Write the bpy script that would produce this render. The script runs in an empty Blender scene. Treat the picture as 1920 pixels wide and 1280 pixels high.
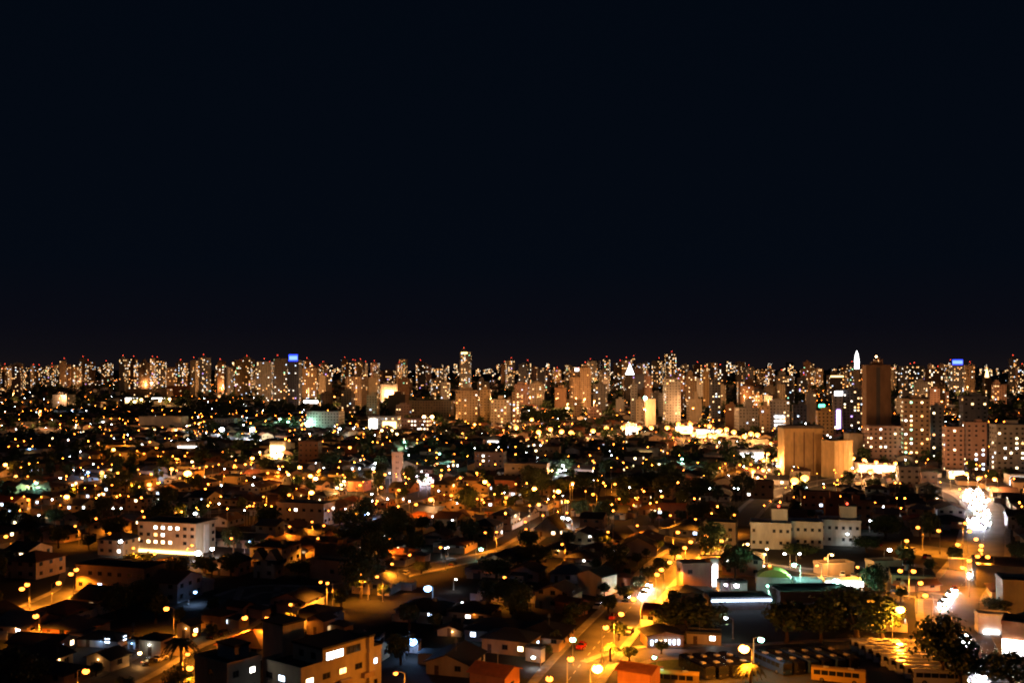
import bpy, math, random
from mathutils import Vector
random.seed(11)
U = random.uniform
R = math.radians
SC = bpy.context.scene
COL = SC.collection

# ------------------------------------------------------------------ camera
H, F, CX, YH = 68.0, 1920.0, 960.0, 692.0       # eye height in m, focal length / horizon in photo pixels
cam = bpy.data.cameras.new('camera'); cam.lens = 36.0; cam.sensor_width = 36.0
cam.shift_y = (YH - 640.0) / 1920.0
cam.clip_start = 1.0; cam.clip_end = 60000
camo = bpy.data.objects.new('camera', cam); COL.objects.link(camo)
camo.location = (0, 0, H); camo.rotation_euler = (R(90), 0, 0)
SC.camera = camo

# ------------------------------------------------------------------ world: night sky with a faint city glow near the horizon
W = bpy.data.worlds.new('World'); SC.world = W; W.use_nodes = True
nt = W.node_tree; nt.nodes.clear()
wo = nt.nodes.new('ShaderNodeOutputWorld')
sky = nt.nodes.new('ShaderNodeTexSky'); sky.sky_type = 'NISHITA'; sky.sun_disc = False
sky.sun_elevation = R(-4); sky.sun_rotation = R(200); sky.air_density = 1.0; sky.dust_density = 1.0
b1 = nt.nodes.new('ShaderNodeBackground'); b1.inputs[1].default_value = 0.0006
nt.links.new(sky.outputs[0], b1.inputs[0])
tc = nt.nodes.new('ShaderNodeTexCoord'); sep = nt.nodes.new('ShaderNodeSeparateXYZ')
nt.links.new(tc.outputs['Generated'], sep.inputs[0])
rp = nt.nodes.new('ShaderNodeValToRGB'); nt.links.new(sep.outputs[2], rp.inputs[0])
e = rp.color_ramp.elements
e[0].position = 0.0; e[0].color = (0.0075, 0.0054, 0.0064, 1)
e[1].position = 1.0; e[1].color = (0.0008, 0.0022, 0.0050, 1)
for p, c in ((0.015, (0.0048, 0.0042, 0.0062, 1)), (0.04, (0.0030, 0.0031, 0.0060, 1)), (0.10, (0.0014, 0.0029, 0.0062, 1)), (0.3, (0.0010, 0.0026, 0.0058, 1))):
    q = e.new(p); q.color = c
b2 = nt.nodes.new('ShaderNodeBackground'); b2.inputs[1].default_value = 1.0
nt.links.new(rp.outputs[0], b2.inputs[0])
ad = nt.nodes.new('ShaderNodeAddShader'); nt.links.new(b1.outputs[0], ad.inputs[0]); nt.links.new(b2.outputs[0], ad.inputs[1])
nt.links.new(ad.outputs[0], wo.inputs[0])
# faint bluish fill light added for the roofs, no moon is seen
sun = bpy.data.lights.new('moon', 'SUN'); sun.energy = 0.012; sun.angle = R(0.5); sun.color = (0.55, 0.68, 1.0)
suno = bpy.data.objects.new('moon', sun); COL.objects.link(suno); suno.rotation_euler = (R(42), R(12), R(-30)); suno.location = (0, -50, 300)

# ------------------------------------------------------------------ render / exposure
SC.view_settings.view_transform = 'Standard'; SC.view_settings.look = 'None'
SC.view_settings.exposure = 0.0; SC.view_settings.gamma = 1.0; SC.view_settings.use_curve_mapping = False
SC.render.engine = 'CYCLES'
cy = SC.cycles
cy.use_denoising = True; cy.denoiser = 'OPENIMAGEDENOISE'
cy.use_adaptive_sampling = False
cy.max_bounces = 3; cy.diffuse_bounces = 2; cy.glossy_bounces = 1; cy.transmission_bounces = 1
cy.sample_clamp_indirect = 0.6; cy.sample_clamp_direct = 0.0
cy.caustics_reflective = False; cy.caustics_refractive = False
cy.use_light_tree = True
cy.pixel_filter_type = 'BLACKMAN_HARRIS'; cy.filter_width = 2.0

# ------------------------------------------------------------------ terrain and pixel -> ground
def zt(y):
    t = min(1.0, max(0.0, (y - 1500.0) / 3200.0)); t = t * t * (3 - 2 * t)
    return 34.0 * t
def gp(px, py, h=0.0):
    """ground point (or point h above the ground) seen at photo pixel px, py"""
    d = F * (H - h) / max(py - YH, 4.0)
    for _ in range(30):
        d2 = F * (H - h - zt(d)) / max(py - YH, 4.0)
        d = 0.5 * d + 0.5 * d2
    return Vector(((px - CX) / F * d, d, zt(d)))
def px_of(v):
    return (CX + v[0] / v[1] * F, YH + (H - v[2]) / v[1] * F)

# ------------------------------------------------------------------ mesh helpers
class MB:
    def __init__(s): s.v = []; s.f = []; s.m = []
    def quad(s, p, m=0):
        b = len(s.v); s.v += [tuple(q) for q in p]; s.f.append(tuple(range(b, b + len(p)))); s.m.append(m)
    def box(s, x0, x1, y0, y1, z0, z1, m=0, mt=None):
        b = len(s.v)
        s.v += [(x0, y0, z0), (x1, y0, z0), (x1, y1, z0), (x0, y1, z0), (x0, y0, z1), (x1, y0, z1), (x1, y1, z1), (x0, y1, z1)]
        for k, q in enumerate(((0, 1, 5, 4), (1, 2, 6, 5), (2, 3, 7, 6), (3, 0, 4, 7), (4, 5, 6, 7), (3, 2, 1, 0))):
            s.f.append(tuple(b + i for i in q)); s.m.append(mt if (mt is not None and k == 4) else m)
    def tube(s, pts, rads, n=8, m=0, cap=True):
        b0 = len(s.v)
        for i, p in enumerate(pts):
            p = Vector(p)
            a = Vector(pts[min(i + 1, len(pts) - 1)]) - Vector(pts[max(i - 1, 0)])
            a.normalize()
            u = a.cross(Vector((0, 0, 1))) if abs(a.z) < 0.95 else a.cross(Vector((1, 0, 0)))
            u.normalize(); w = a.cross(u)
            for k in range(n):
                t = 2 * math.pi * k / n
                s.v.append(tuple(p + (u * math.cos(t) + w * math.sin(t)) * rads[i]))
        for i in range(len(pts) - 1):
            for k in range(n):
                k2 = (k + 1) % n
                s.f.append((b0 + i * n + k, b0 + i * n + k2, b0 + (i + 1) * n + k2, b0 + (i + 1) * n + k)); s.m.append(m)
        if cap:
            s.f.append(tuple(b0 + (len(pts) - 1) * n + k for k in range(n))); s.m.append(m)
            s.f.append(tuple(b0 + k for k in reversed(range(n)))); s.m.append(m)
    def ball(s, c, r, m=0, n=8, rings=6, sz=1.0):
        b = len(s.v)
        for i in range(1, rings):
            t = math.pi * i / rings
            for k in range(n):
                a = 2 * math.pi * k / n
                s.v.append((c[0] + r * math.sin(t) * math.cos(a), c[1] + r * math.sin(t) * math.sin(a), c[2] + r * sz * math.cos(t)))
        top = len(s.v); s.v.append((c[0], c[1], c[2] + r * sz)); bot = len(s.v); s.v.append((c[0], c[1], c[2] - r * sz))
        for i in range(rings - 2):
            for k in range(n):
                k2 = (k + 1) % n
                s.f.append((b + i * n + k, b + (i + 1) * n + k, b + (i + 1) * n + k2, b + i * n + k2)); s.m.append(m)
        for k in range(n):
            k2 = (k + 1) % n
            s.f.append((top, b + k, b + k2)); s.m.append(m)
            s.f.append((bot, b + (rings - 2) * n + k2, b + (rings - 2) * n + k)); s.m.append(m)
    def mesh(s, name, mats, smooth=False):
        me = bpy.data.meshes.new(name); me.from_pydata(s.v, [], s.f)
        for mt in (mats if isinstance(mats, (list, tuple)) else [mats]): me.materials.append(mt)
        if any(s.m): me.polygons.foreach_set('material_index', s.m)
        if smooth: me.polygons.foreach_set('use_smooth', [True] * len(s.f))
        me.update(); return me
def put(name, me, parent=None, loc=(0, 0, 0), rz=0.0):
    o = bpy.data.objects.new(name, me); COL.objects.link(o)
    o.location = loc; o.rotation_euler = (0, 0, rz)
    if parent is not None: o.parent = parent
    return o
def thing(name, loc, rz, label, cat, group=None):
    o = put(name, None, None, loc, rz); o.empty_display_size = 0.5
    tag(o, label, cat, group); return o
def tag(o, label=None, cat=None, group=None, kind=None):
    if label: o['label'] = label
    if cat: o['category'] = cat
    if group: o['group'] = group
    if kind: o['kind'] = kind
    return o

# ------------------------------------------------------------------ materials
MATS = {}
def base_mat(name):
    m = bpy.data.materials.new(name); m.use_nodes = True; MATS[name] = m
    return m, m.node_tree, m.node_tree.nodes['Principled BSDF']
def plaster(name, c, rough=0.85, var=0.18, scale=0.35, bump=0.0):
    m, n, b = base_mat(name)
    tcn = n.nodes.new('ShaderNodeTexCoord')
    ns = n.nodes.new('ShaderNodeTexNoise'); ns.inputs['Scale'].default_value = scale; ns.inputs['Detail'].default_value = 6; ns.inputs['Roughness'].default_value = 0.65
    mp = n.nodes.new('ShaderNodeMapping'); mp.inputs['Scale'].default_value = (1, 1, 0.35)
    n.links.new(tcn.outputs['Object'], mp.inputs[0]); n.links.new(mp.outputs[0], ns.inputs[0])
    mx = n.nodes.new('ShaderNodeMix'); mx.data_type = 'RGBA'
    mx.inputs[6].default_value = (*[x * (1 - var) for x in c], 1); mx.inputs[7].default_value = (*[min(1, x * (1 + var)) for x in c], 1)
    mr = n.nodes.new('ShaderNodeMapRange'); mr.inputs[1].default_value = 0.35; mr.inputs[2].default_value = 0.65
    n.links.new(ns.outputs[0], mr.inputs[0]); n.links.new(mr.outputs[0], mx.inputs[0]); n.links.new(mx.outputs[2], b.inputs['Base Color'])
    b.inputs['Roughness'].default_value = rough
    return m
def tile(name, c, period=0.45):
    m, n, b = base_mat(name)
    tcn = n.nodes.new('ShaderNodeTexCoord')
    ns = n.nodes.new('ShaderNodeTexNoise'); ns.inputs['Scale'].default_value = 0.9; ns.inputs['Detail'].default_value = 8
    n.links.new(tcn.outputs['Object'], ns.inputs[0])
    mx = n.nodes.new('ShaderNodeMix'); mx.data_type = 'RGBA'
    mx.inputs[6].default_value = (*[x * 0.55 for x in c], 1); mx.inputs[7].default_value = (*[x * 1.4 for x in c], 1)
    n.links.new(ns.outputs[0], mx.inputs[0]); n.links.new(mx.outputs[2], b.inputs['Base Color'])
    wv = n.nodes.new('ShaderNodeTexWave'); wv.inputs['Scale'].default_value = 0.314 / period; wv.bands_direction = 'X'
    n.links.new(tcn.outputs['Object'], wv.inputs[0])
    bp = n.nodes.new('ShaderNodeBump'); bp.inputs['Strength'].default_value = 0.6; bp.inputs['Distance'].default_value = 0.08
    n.links.new(wv.outputs[1], bp.inputs['Height']); n.links.new(bp.outputs[0], b.inputs['Normal'])
    b.inputs['Roughness'].default_value = 0.75
    return m
def solid(name, c, rough=0.5, metal=0.0):
    m, n, b = base_mat(name)
    b.inputs['Base Color'].default_value = (*c, 1); b.inputs['Roughness'].default_value = rough; b.inputs['Metallic'].default_value = metal
    return m
def lit(name, c, st, sample=False):
    m, n, b = base_mat(name)
    b.inputs['Base Color'].default_value = (0.05, 0.05, 0.05, 1)
    b.inputs['Emission Color'].default_value = (*c, 1); b.inputs['Emission Strength'].default_value = st
    m.cycles.emission_sampling = 'AUTO' if sample else 'NONE'
    return m
for k, c in dict(cream=(.55, .46, .33), white=(.68, .66, .62), ochre=(.52, .36, .18), pink=(.50, .32, .26), grey=(.36, .35, .34),
                 brown=(.24, .14, .08), tan=(.42, .30, .19), dark=(.10, .09, .09), slate=(.16, .17, .20), rust=(.42, .17, .07), sand=(.60, .42, .19)).items():
    plaster('wall_' + k, c)
for k, c in dict(clay=(.10, .048, .028), black=(.028, .027, .030), fibre=(.075, .075, .08), terracotta=(.30, .10, .04), metal=(.16, .15, .15)).items():
    tile('roof_' + k, c)
solid('glass_dark', (.015, .017, .02), 0.15)
solid('frame_white', (.6, .58, .54), 0.5); solid('frame_dark', (.06, .05, .05), 0.5)
solid('pole_grey', (.30, .29, .28), 0.6); solid('pole_concrete', (.34, .32, .29), 0.85)
solid('trunk', (.07, .05, .035), 0.9); solid('rubber', (.02, .02, .02), 0.8); solid('chrome', (.5, .5, .5), 0.3, 0.9)
solid('door_wood', (.09, .05, .03), 0.6); solid('metal_dark', (.05, .05, .05), 0.5, 0.3)
lit('win_warm', (1, .70, .36), 9); lit('win_white', (1, .93, .80), 9); lit('win_cool', (.62, .78, 1.0), 8); lit('win_orange', (1, .45, .13), 6); lit('win_green', (.35, 1.0, .55), 6); lit('win_violet', (.6, .35, 1.0), 6)
lit('win_dim', (1, .62, .28), 1.0)
for k_, c_ in dict(warm=(1, .60, .26), white=(1, .88, .70), cool=(.62, .78, 1.0), orange=(1, .40, .10), green=(.35, 1.0, .55), violet=(.6, .35, 1.0)).items(): lit('dot_' + k_, c_, 5.0)
lit('bulb_sodium', (1, .24, .026), 10); lit('bulb_sodium_hot', (1, .30, .04), 40); lit('bulb_white', (.85, .95, 1.0), 25); lit('bulb_blue', (.25, .5, 1.0), 20); lit('bulb_green', (.35, 1.0, .7), 20)
lit('bulb_warm', (1, .58, .22), 22); lit('bulb_amber', (1, .27, .035), 14); lit('bulb_red', (1, .07, .03), 8); lit('bulb_pink', (1, .75, .92), 30)
lit('headlight', (.95, .95, 1.0), 700); lit('taillight', (1, .05, .02), 6); solid('taillight_off', (.16, .01, .01), .3)
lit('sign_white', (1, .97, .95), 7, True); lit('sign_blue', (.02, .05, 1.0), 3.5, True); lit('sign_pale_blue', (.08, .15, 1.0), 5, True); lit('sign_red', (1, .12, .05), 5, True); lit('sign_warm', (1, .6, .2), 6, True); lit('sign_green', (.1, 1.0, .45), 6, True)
for k, c in dict(silver=(.45, .45, .46), white=(.7, .7, .68), black=(.02, .02, .022), red=(.32, .02, .015), blue=(.03, .06, .2), yellow=(.62, .42, .08)).items():
    m = solid('paint_' + k, c, 0.25); m.node_tree.nodes['Principled BSDF'].inputs['Coat Weight'].default_value = 0.6
def leafmat(name, c):
    m, n, b = base_mat(name)
    oi = n.nodes.new('ShaderNodeObjectInfo'); g = n.nodes.new('ShaderNodeNewGeometry')
    hs = n.nodes.new('ShaderNodeHueSaturation'); hs.inputs['Color'].default_value = (*c, 1)
    ma = n.nodes.new('ShaderNodeMath'); ma.operation = 'MULTIPLY_ADD'; ma.inputs[1].default_value = 0.8; ma.inputs[2].default_value = 0.6
    n.links.new(g.outputs['Random Per Island'], ma.inputs[0]); n.links.new(ma.outputs[0], hs.inputs['Value'])
    mb = n.nodes.new('ShaderNodeMath'); mb.operation = 'MULTIPLY_ADD'; mb.inputs[1].default_value = 0.05; mb.inputs[2].default_value = 0.475
    n.links.new(oi.outputs['Random'], mb.inputs[0]); n.links.new(mb.outputs[0], hs.inputs['Hue'])
    n.links.new(hs.outputs[0], b.inputs['Base Color']); b.inputs['Roughness'].default_value = 0.55
leafmat('leaf', (.045, .075, .025)); leafmat('leaf_palm', (.09, .10, .03))
M = MATS
# ground with patches of soil, grass and old concrete
gm, n, b = base_mat('ground')
tcn = n.nodes.new('ShaderNodeTexCoord')
n1 = n.nodes.new('ShaderNodeTexNoise'); n1.inputs['Scale'].default_value = 0.03; n1.inputs['Detail'].default_value = 8
n2 = n.nodes.new('ShaderNodeTexNoise'); n2.inputs['Scale'].default_value = 0.6; n2.inputs['Detail'].default_value = 8
n.links.new(tcn.outputs['Object'], n1.inputs[0]); n.links.new(tcn.outputs['Object'], n2.inputs[0])
r1 = n.nodes.new('ShaderNodeValToRGB'); n.links.new(n1.outputs[0], r1.inputs[0])
r1.color_ramp.elements[0].position = .42; r1.color_ramp.elements[0].color = (.018, .024, .010, 1)
r1.color_ramp.elements[1].position = .58; r1.color_ramp.elements[1].color = (.055, .036, .024, 1)
q = r1.color_ramp.elements.new(.5); q.color = (.036, .032, .028, 1)
mx = n.nodes.new('ShaderNodeMix'); mx.data_type = 'RGBA'; mx.blend_type = 'MULTIPLY'; mx.inputs[0].default_value = 0.7
n.links.new(r1.outputs[0], mx.inputs[6]); n.links.new(n2.outputs[0], mx.inputs[7]); n.links.new(mx.outputs[2], b.inputs['Base Color'])
b.inputs['Roughness'].default_value = 0.95
plaster('asphalt', (.085, .082, .078), 0.7, 0.35, 0.12); plaster('concrete', (.26, .25, .23), 0.9, 0.25, 0.5)
solid('paint_line', (.55, .53, .48), 0.7)
n = M['asphalt'].node_tree; [nd for nd in n.nodes if nd.type == 'MAPPING'][0].inputs['Scale'].default_value = (1, 1, 1)

# ------------------------------------------------------------------ landmarks used to word the labels
LAND = [('the tree-lined avenue', 1190, 1130), ('the bus depot', 1600, 1250), ('the four-lit-window block', 330, 1042),
        ('the long two-storey block', 220, 1118), ('the stair-tower block', 560, 1270), ('the white apartment complex', 1510, 1028),
        ('the windowless ochre slab', 1500, 890), ('the white-lit forecourt', 1480, 1112), ('the bluish flood lamp', 773, 1215),
        ('the twin-gabled house', 500, 1080), ('the curving headlight avenue', 1850, 960), ('the brown windowless cube', 745, 790),
        ('the glowing yellow hall', 300, 805), ('the big blank-gabled house', 1200, 1040), ('the orange-lit apartment slab', 575, 985),
        ('the lamp-lit square', 1740, 1035), ('the grey shed roofs', 1880, 1130), ('the porch-lamp street', 330, 1210),
        ('the white twin floodlights', 445, 815), ('the big orange lamps', 1080, 815), ('the blazing junction', 1320, 825),
        ('the bright flared driveway', 520, 860), ('the little roadside park', 830, 1065), ('the pink-white flood lamp', 1125, 990),
        ('the white floodlit court', 1055, 890), ('the sodium-lit yard', 1300, 985), ('the green beacon lamp', 758, 845), ('the two flaring lamps', 1500, 905)]
LANDP = [(a, gp(x, y)) for a, x, y in LAND]
def near(v):
    return min(LANDP, key=lambda l: (l[1].x - v[0]) ** 2 + (l[1].y - v[1]) ** 2)[0]
OCC = []                                             # occupied circles on the ground (x, y, r)
def free(x, y, r):
    for a, b_, c in OCC:
        if (a - x) ** 2 + (b_ - y) ** 2 < (c + r) ** 2: return False
    return True

# ------------------------------------------------------------------ ground, roads, pavements
mb = MB()
ys = [-200, 0, 150] + [200 + 40 * i for i in range(30)] + [1400 + 120 * i for i in range(30)] + [5000, 6000, 8000, 12000, 20000, 40000]
xs = [-30000, -9000, -4000, -2500] + [-1500 + 150 * i for i in range(21)] + [2500, 4000, 9000, 30000]
for y in ys:
    for x in xs: mb.v.append((x, y, zt(y) - 0.02))
nx = len(xs)
for j in range(len(ys) - 1):
    for i in range(nx - 1):
        mb.f.append((j * nx + i, j * nx + i + 1, (j + 1) * nx + i + 1, (j + 1) * nx + i)); mb.m.append(0)
tag(put('ground', mb.mesh('ground', M['ground'])), kind='structure')

def ribbon(pts, w0, w1, z):
    """strip between the signed offsets w0 and w1 of a ground polyline"""
    m_ = MB(); L = []
    for i, p in enumerate(pts):
        a = pts[max(i - 1, 0)]; c = pts[min(i + 1, len(pts) - 1)]
        t = Vector((c[0] - a[0], c[1] - a[1], 0)).normalized(); nrm = Vector((t.y, -t.x, 0))
        L.append((Vector(p) + nrm * w0, Vector(p) + nrm * w1))
    for i in range(len(L) - 1):
        m_.quad([(L[i][0].x, L[i][0].y, z), (L[i][1].x, L[i][1].y, z), (L[i + 1][1].x, L[i + 1][1].y, z), (L[i + 1][0].x, L[i + 1][0].y, z)])
    return m_
def smooth(pts, k=6):
    out = []
    for i in range(len(pts) - 1):
        p0 = pts[max(i - 1, 0)]; p1 = pts[i]; p2 = pts[i + 1]; p3 = pts[min(i + 2, len(pts) - 1)]
        for j in range(k):
            t = j / k
            out.append(0.5 * ((2 * p1) + (p2 - p0) * t + (2 * p0 - 5 * p1 + 4 * p2 - p3) * t * t + (3 * p1 - p0 - 3 * p2 + p3) * t ** 3))
    out.append(pts[-1]); return out
ROADZ = [0.010]
def road(pix, w, pave=True, dash=False, occ=True):
    pts = smooth([gp(x, y) for x, y in pix])
    ROADZ[0] += 0.004; z = ROADZ[0]
    tag(put('road', ribbon(pts, -w / 2, w / 2, z).mesh('road', M['asphalt'])), kind='structure')
    if pave:
        m_ = MB()
        for s in (-1, 1):
            r_ = ribbon(pts, s * w / 2, s * (w / 2 + 2.2), 0.14); b0 = len(m_.v)
            m_.v += r_.v; m_.f += [tuple(b0 + i for i in f) for f in r_.f]; m_.m += r_.m
            for i in range(len(r_.f)):
                a = r_.v[4 * i]; c = r_.v[4 * i + 3]
                m_.quad([(a[0], a[1], 0), (c[0], c[1], 0), c, a])
        tag(put('pavement', m_.mesh('pavement', M['concrete'])), kind='structure')
    if dash:
        m_ = MB(); acc = 0
        for i in range(len(pts) - 1):
            a, c = pts[i], pts[i + 1]; L = (c - a).length; t = (c - a) / L; nn = Vector((t.y, -t.x, 0)); s = 0
            while s + 3 < L:
                p = a + t * s; q_ = a + t * (s + 2.4)
                m_.quad([(*(p - nn * .09).xy, z + .004), (*(p + nn * .09).xy, z + .004), (*(q_ + nn * .09).xy, z + .004), (*(q_ - nn * .09).xy, z + .004)]); s += 6
        tag(put('road_marking', m_.mesh('road_marking', M['paint_line'])), kind='structure')
    if occ:
        for i in range(len(pts) - 1):
            a, c = pts[i], pts[i + 1]; L = (c - a).length; k = max(1, int(L / 6))
            for j in range(k):
                p = a + (c - a) * (j / k); OCC.append((p.x, p.y, w / 2 + 2.0))
    return pts
AVENUE = road([(1030, 1330), (1075, 1262), (1130, 1195), (1180, 1140), (1228, 1085), (1285, 1035), (1345, 1012), (1400, 1000)], 12, True, True)
road([(1200, 985), (1225, 1003), (1285, 1017), (1330, 1012)], 7)
AV2 = road([(1850, 1360), (1818, 1240), (1790, 1165), (1785, 1120), (1812, 1085), (1838, 1045), (1845, 1005), (1848, 970), (1835, 940), (1800, 921), (1735, 903), (1660, 888), (1590, 876)], 15, True, True)
road([(1560, 1010), (1640, 1020), (1740, 1032), (1830, 1045)], 22, False)
STREET_L = road([(100, 1330), (245, 1262), (340, 1208), (420, 1180), (468, 1145), (488, 1098)], 9)
road([(40, 1150), (100, 1122), (138, 1100), (150, 1062)], 7)
road([(430, 1120), (490, 1104), (610, 1104), (720, 1082), (830, 1058), (950, 1032), (1010, 998), (1050, 980)], 8)
road([(1130, 1250), (1220, 1224), (1420, 1220), (1560, 1212), (1700, 1210), (1800, 1222)], 9)
road([(1350, 1040), (1440, 1062), (1530, 1072), (1620, 1085), (1700, 1110), (1770, 1120)], 7)
road([(1380, 985), (1440, 930), (1500, 912), (1600, 893)], 9)
road([(600, 985), (700, 965), (800, 940), (900, 925)], 7)
road([(100, 1000), (160, 985), (240, 975), (330, 965), (470, 955)], 7)
road([(0, 912), (140, 915), (300, 890), (480, 880), (640, 892), (760, 895)], 9)
road([(480, 860), (560, 845), (700, 820), (900, 812), (1100, 818), (1300, 825), (1430, 822)], 12)
# asphalt yard of the bus depot
m_ = MB(); c4 = [gp(1250, 1226), gp(1720, 1208), gp(1790, 1330), gp(1180, 1330)]
m_.quad([(p.x, p.y, 0.012) for p in c4]); tag(put('depot_yard', m_.mesh('depot_yard', M['asphalt'])), kind='structure')
m_ = MB(); c4 = [gp(1225, 1236), gp(1330, 1236), gp(1345, 1262), gp(1215, 1262)]
plaster('turf', (.05, .09, .03), 0.95, 0.4, 0.9)
m_.quad([(p.x, p.y, 0.05) for p in c4]); tag(put('lawn', m_.mesh('lawn', M['turf'])), kind='structure')
for x, y, r in ((390, 1050, 12), (340, 1056, 8), (1140, 1240, 9), (1080, 1245, 8), (250, 1284, 9), (215, 1292, 9), (275, 1275, 8), (310, 1262, 8), (400, 1205, 8), (430, 1192, 7), (470, 1170, 7), (1470, 1048, 22), (1570, 1042, 20), (1500, 1250, 42), (1330, 1255, 22), (1640, 1262, 34)):
    p = gp(x, y); OCC.append((p.x, p.y, r))

# ------------------------------------------------------------------ windows and small parts (meshes shared)
CACHE = {}
def cached(key, fn):
    if key not in CACHE: CACHE[key] = fn()
    return CACHE[key]
def win_mesh(w, h, mat, bar=True):
    def fn():
        m_ = MB(); t = 0.09; a, c = w / 2, h / 2
        o = [(-a, -c), (a, -c), (a, c), (-a, c)]; i = [(-a + t, -c + t), (a - t, -c + t), (a - t, c - t), (-a + t, c - t)]
        for k in range(4):
            l = (k + 1) % 4
            m_.quad([(o[k][0], 0, o[k][1]), (o[l][0], 0, o[l][1]), (o[l][0], -.08, o[l][1]), (o[k][0], -.08, o[k][1])])
            m_.quad([(o[k][0], -.08, o[k][1]), (o[l][0], -.08, o[l][1]), (i[l][0], -.08, i[l][1]), (i[k][0], -.08, i[k][1])])
        m_.quad([(i[k][0], -.03, i[k][1]) for k in range(4)], 1)
        if bar: m_.box(-.03, .03, -.075, -.031, -c + t, c - t, 0)
        return m_.mesh('window', [M['frame_white'] if mat != 'glass_dark' else M['frame_dark'], M[mat]])
    return cached(('win', round(w, 2), round(h, 2), mat, bar), fn)
def put_win(par, x, y, z, rz, w, h, mat):
    return put('window', win_mesh(w, h, mat), par, (x, y, z), rz)
def door_mesh(w, h, mat):
    def fn():
        m_ = MB(); m_.box(-w / 2, w / 2, -.06, 0, 0, h, 0); m_.box(w / 2 - .2, w / 2 - .12, -.12, -.061, h * .45, h * .52, 1)
        return m_.mesh('door', [M[mat], M['chrome']])
    return cached(('door', w, h, mat), fn)
def pick_lit(rs=None):
    r = random.random()
    return 'win_warm' if r < .46 else 'win_white' if r < .76 else 'win_cool' if r < .90 else 'win_orange'

# ------------------------------------------------------------------ light poles
LAMPDATA = {}
def light_data(key, col, power, rad, cone=None):
    if key not in LAMPDATA:
        l = bpy.data.lights.new('lamp_light', 'SPOT' if cone else 'POINT')
        if cone: l.spot_size = R(cone); l.spot_blend = .45
        l.energy = power; l.color = col; l.shadow_soft_size = rad
        LAMPDATA[key] = l
    return LAMPDATA[key]
LCOL = dict(sodium=(1, .28, .016), amber=(1, .45, .16), white=(.90, .96, 1.0), blue=(.33, .55, 1.0), green=(.42, 1.0, .72), warm=(1, .45, .12), pink=(1, .78, .92), red=(1, .12, .06))
LNAME = dict(amber='amber', sodium='orange sodium', white='cold white', blue='bluish white', green='greenish white', warm='warm yellow', pink='pinkish white', red='red')
def lamp_parts(par, h, kind, size, side=1):
    def pole():
        m_ = MB(); m_.tube([(0, 0, 0), (0, 0, h * .55), (0, 0, h)], [.13, .10, .07], 8); m_.box(-.22, .22, -.22, .22, 0, .18)
        return m_.mesh('pole', M['pole_concrete'], False)
    put('pole', cached(('pole', h), pole), par)
    def arm():
        m_ = MB(); m_.tube([(0, 0, h - .12), (.7, 0, h + .25), (1.5, 0, h + .38)], [.05, .045, .04], 6); return m_.mesh('arm', M['pole_grey'])
    put('arm', cached(('arm', h), arm), par)
    def head():
        m_ = MB(); m_.box(1.3, 2.3, -.2, .2, h + .30, h + .48); m_.box(1.42, 2.2, -.16, .16, h + .48, h + .56); return m_.mesh('lamp_head', M['pole_grey'])
    hd = put('lamp_head', cached(('head', h), head), par)
    r = {1: .30, 2: .46, 3: .70, 4: 1.1, 5: 2.1}[size]  # globes oversized so their shape takes in the lamp's glare
    def lens():
        m_ = MB(); m_.ball((1.85, 0, h + .30 - r * .55), r, 0, 10, 6, .75); return m_.mesh('lens', M['bulb_' + kind + ('_hot' if kind == 'sodium' and size > 3 else '')], True)
    put('lens', cached(('lens', h, kind, size), lens), hd)
NL = [0]
def lamp(px, py, kind='sodium', size=2, h=8.0, pw=None, grp=None, arm=None, wide=False):
    p = gp(px, py, h); far = p.y
    rz = U(0, 6.28) if arm is None else arm
    lab = '%s %s lamp on a %s pole near %s' % ({1: 'small', 2: 'mid-sized', 3: 'bright', 4: 'glaring', 5: 'dazzling'}[size], LNAME[kind], 'low' if h < 5 else 'tall', near(p))
    base = p - Vector((1.85 * math.cos(rz), 1.85 * math.sin(rz), 0))
    t = thing('street_lamp', base, rz, lab, 'lamp', 'street and yard lamps')
    lamp_parts(t, h, kind, size)
    power = pw if pw is not None else {1: 900, 2: 3200, 3: 8000, 4: 22000, 5: 22000}[size]
    l = put('lamp_light', light_data((kind, power, size, far < 430, wide), LCOL[kind], power, {1: .25, 2: .35, 3: .5, 4: .7, 5: .8}[size], 154 if size < 4 and far < 430 and not wide else None), t, (1.85, 0, h - 1.3 - .6 * (size > 2) - .4 * (size > 3) - 1.0 * (size > 4)))
    NL[0] += 1
    return t

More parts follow.
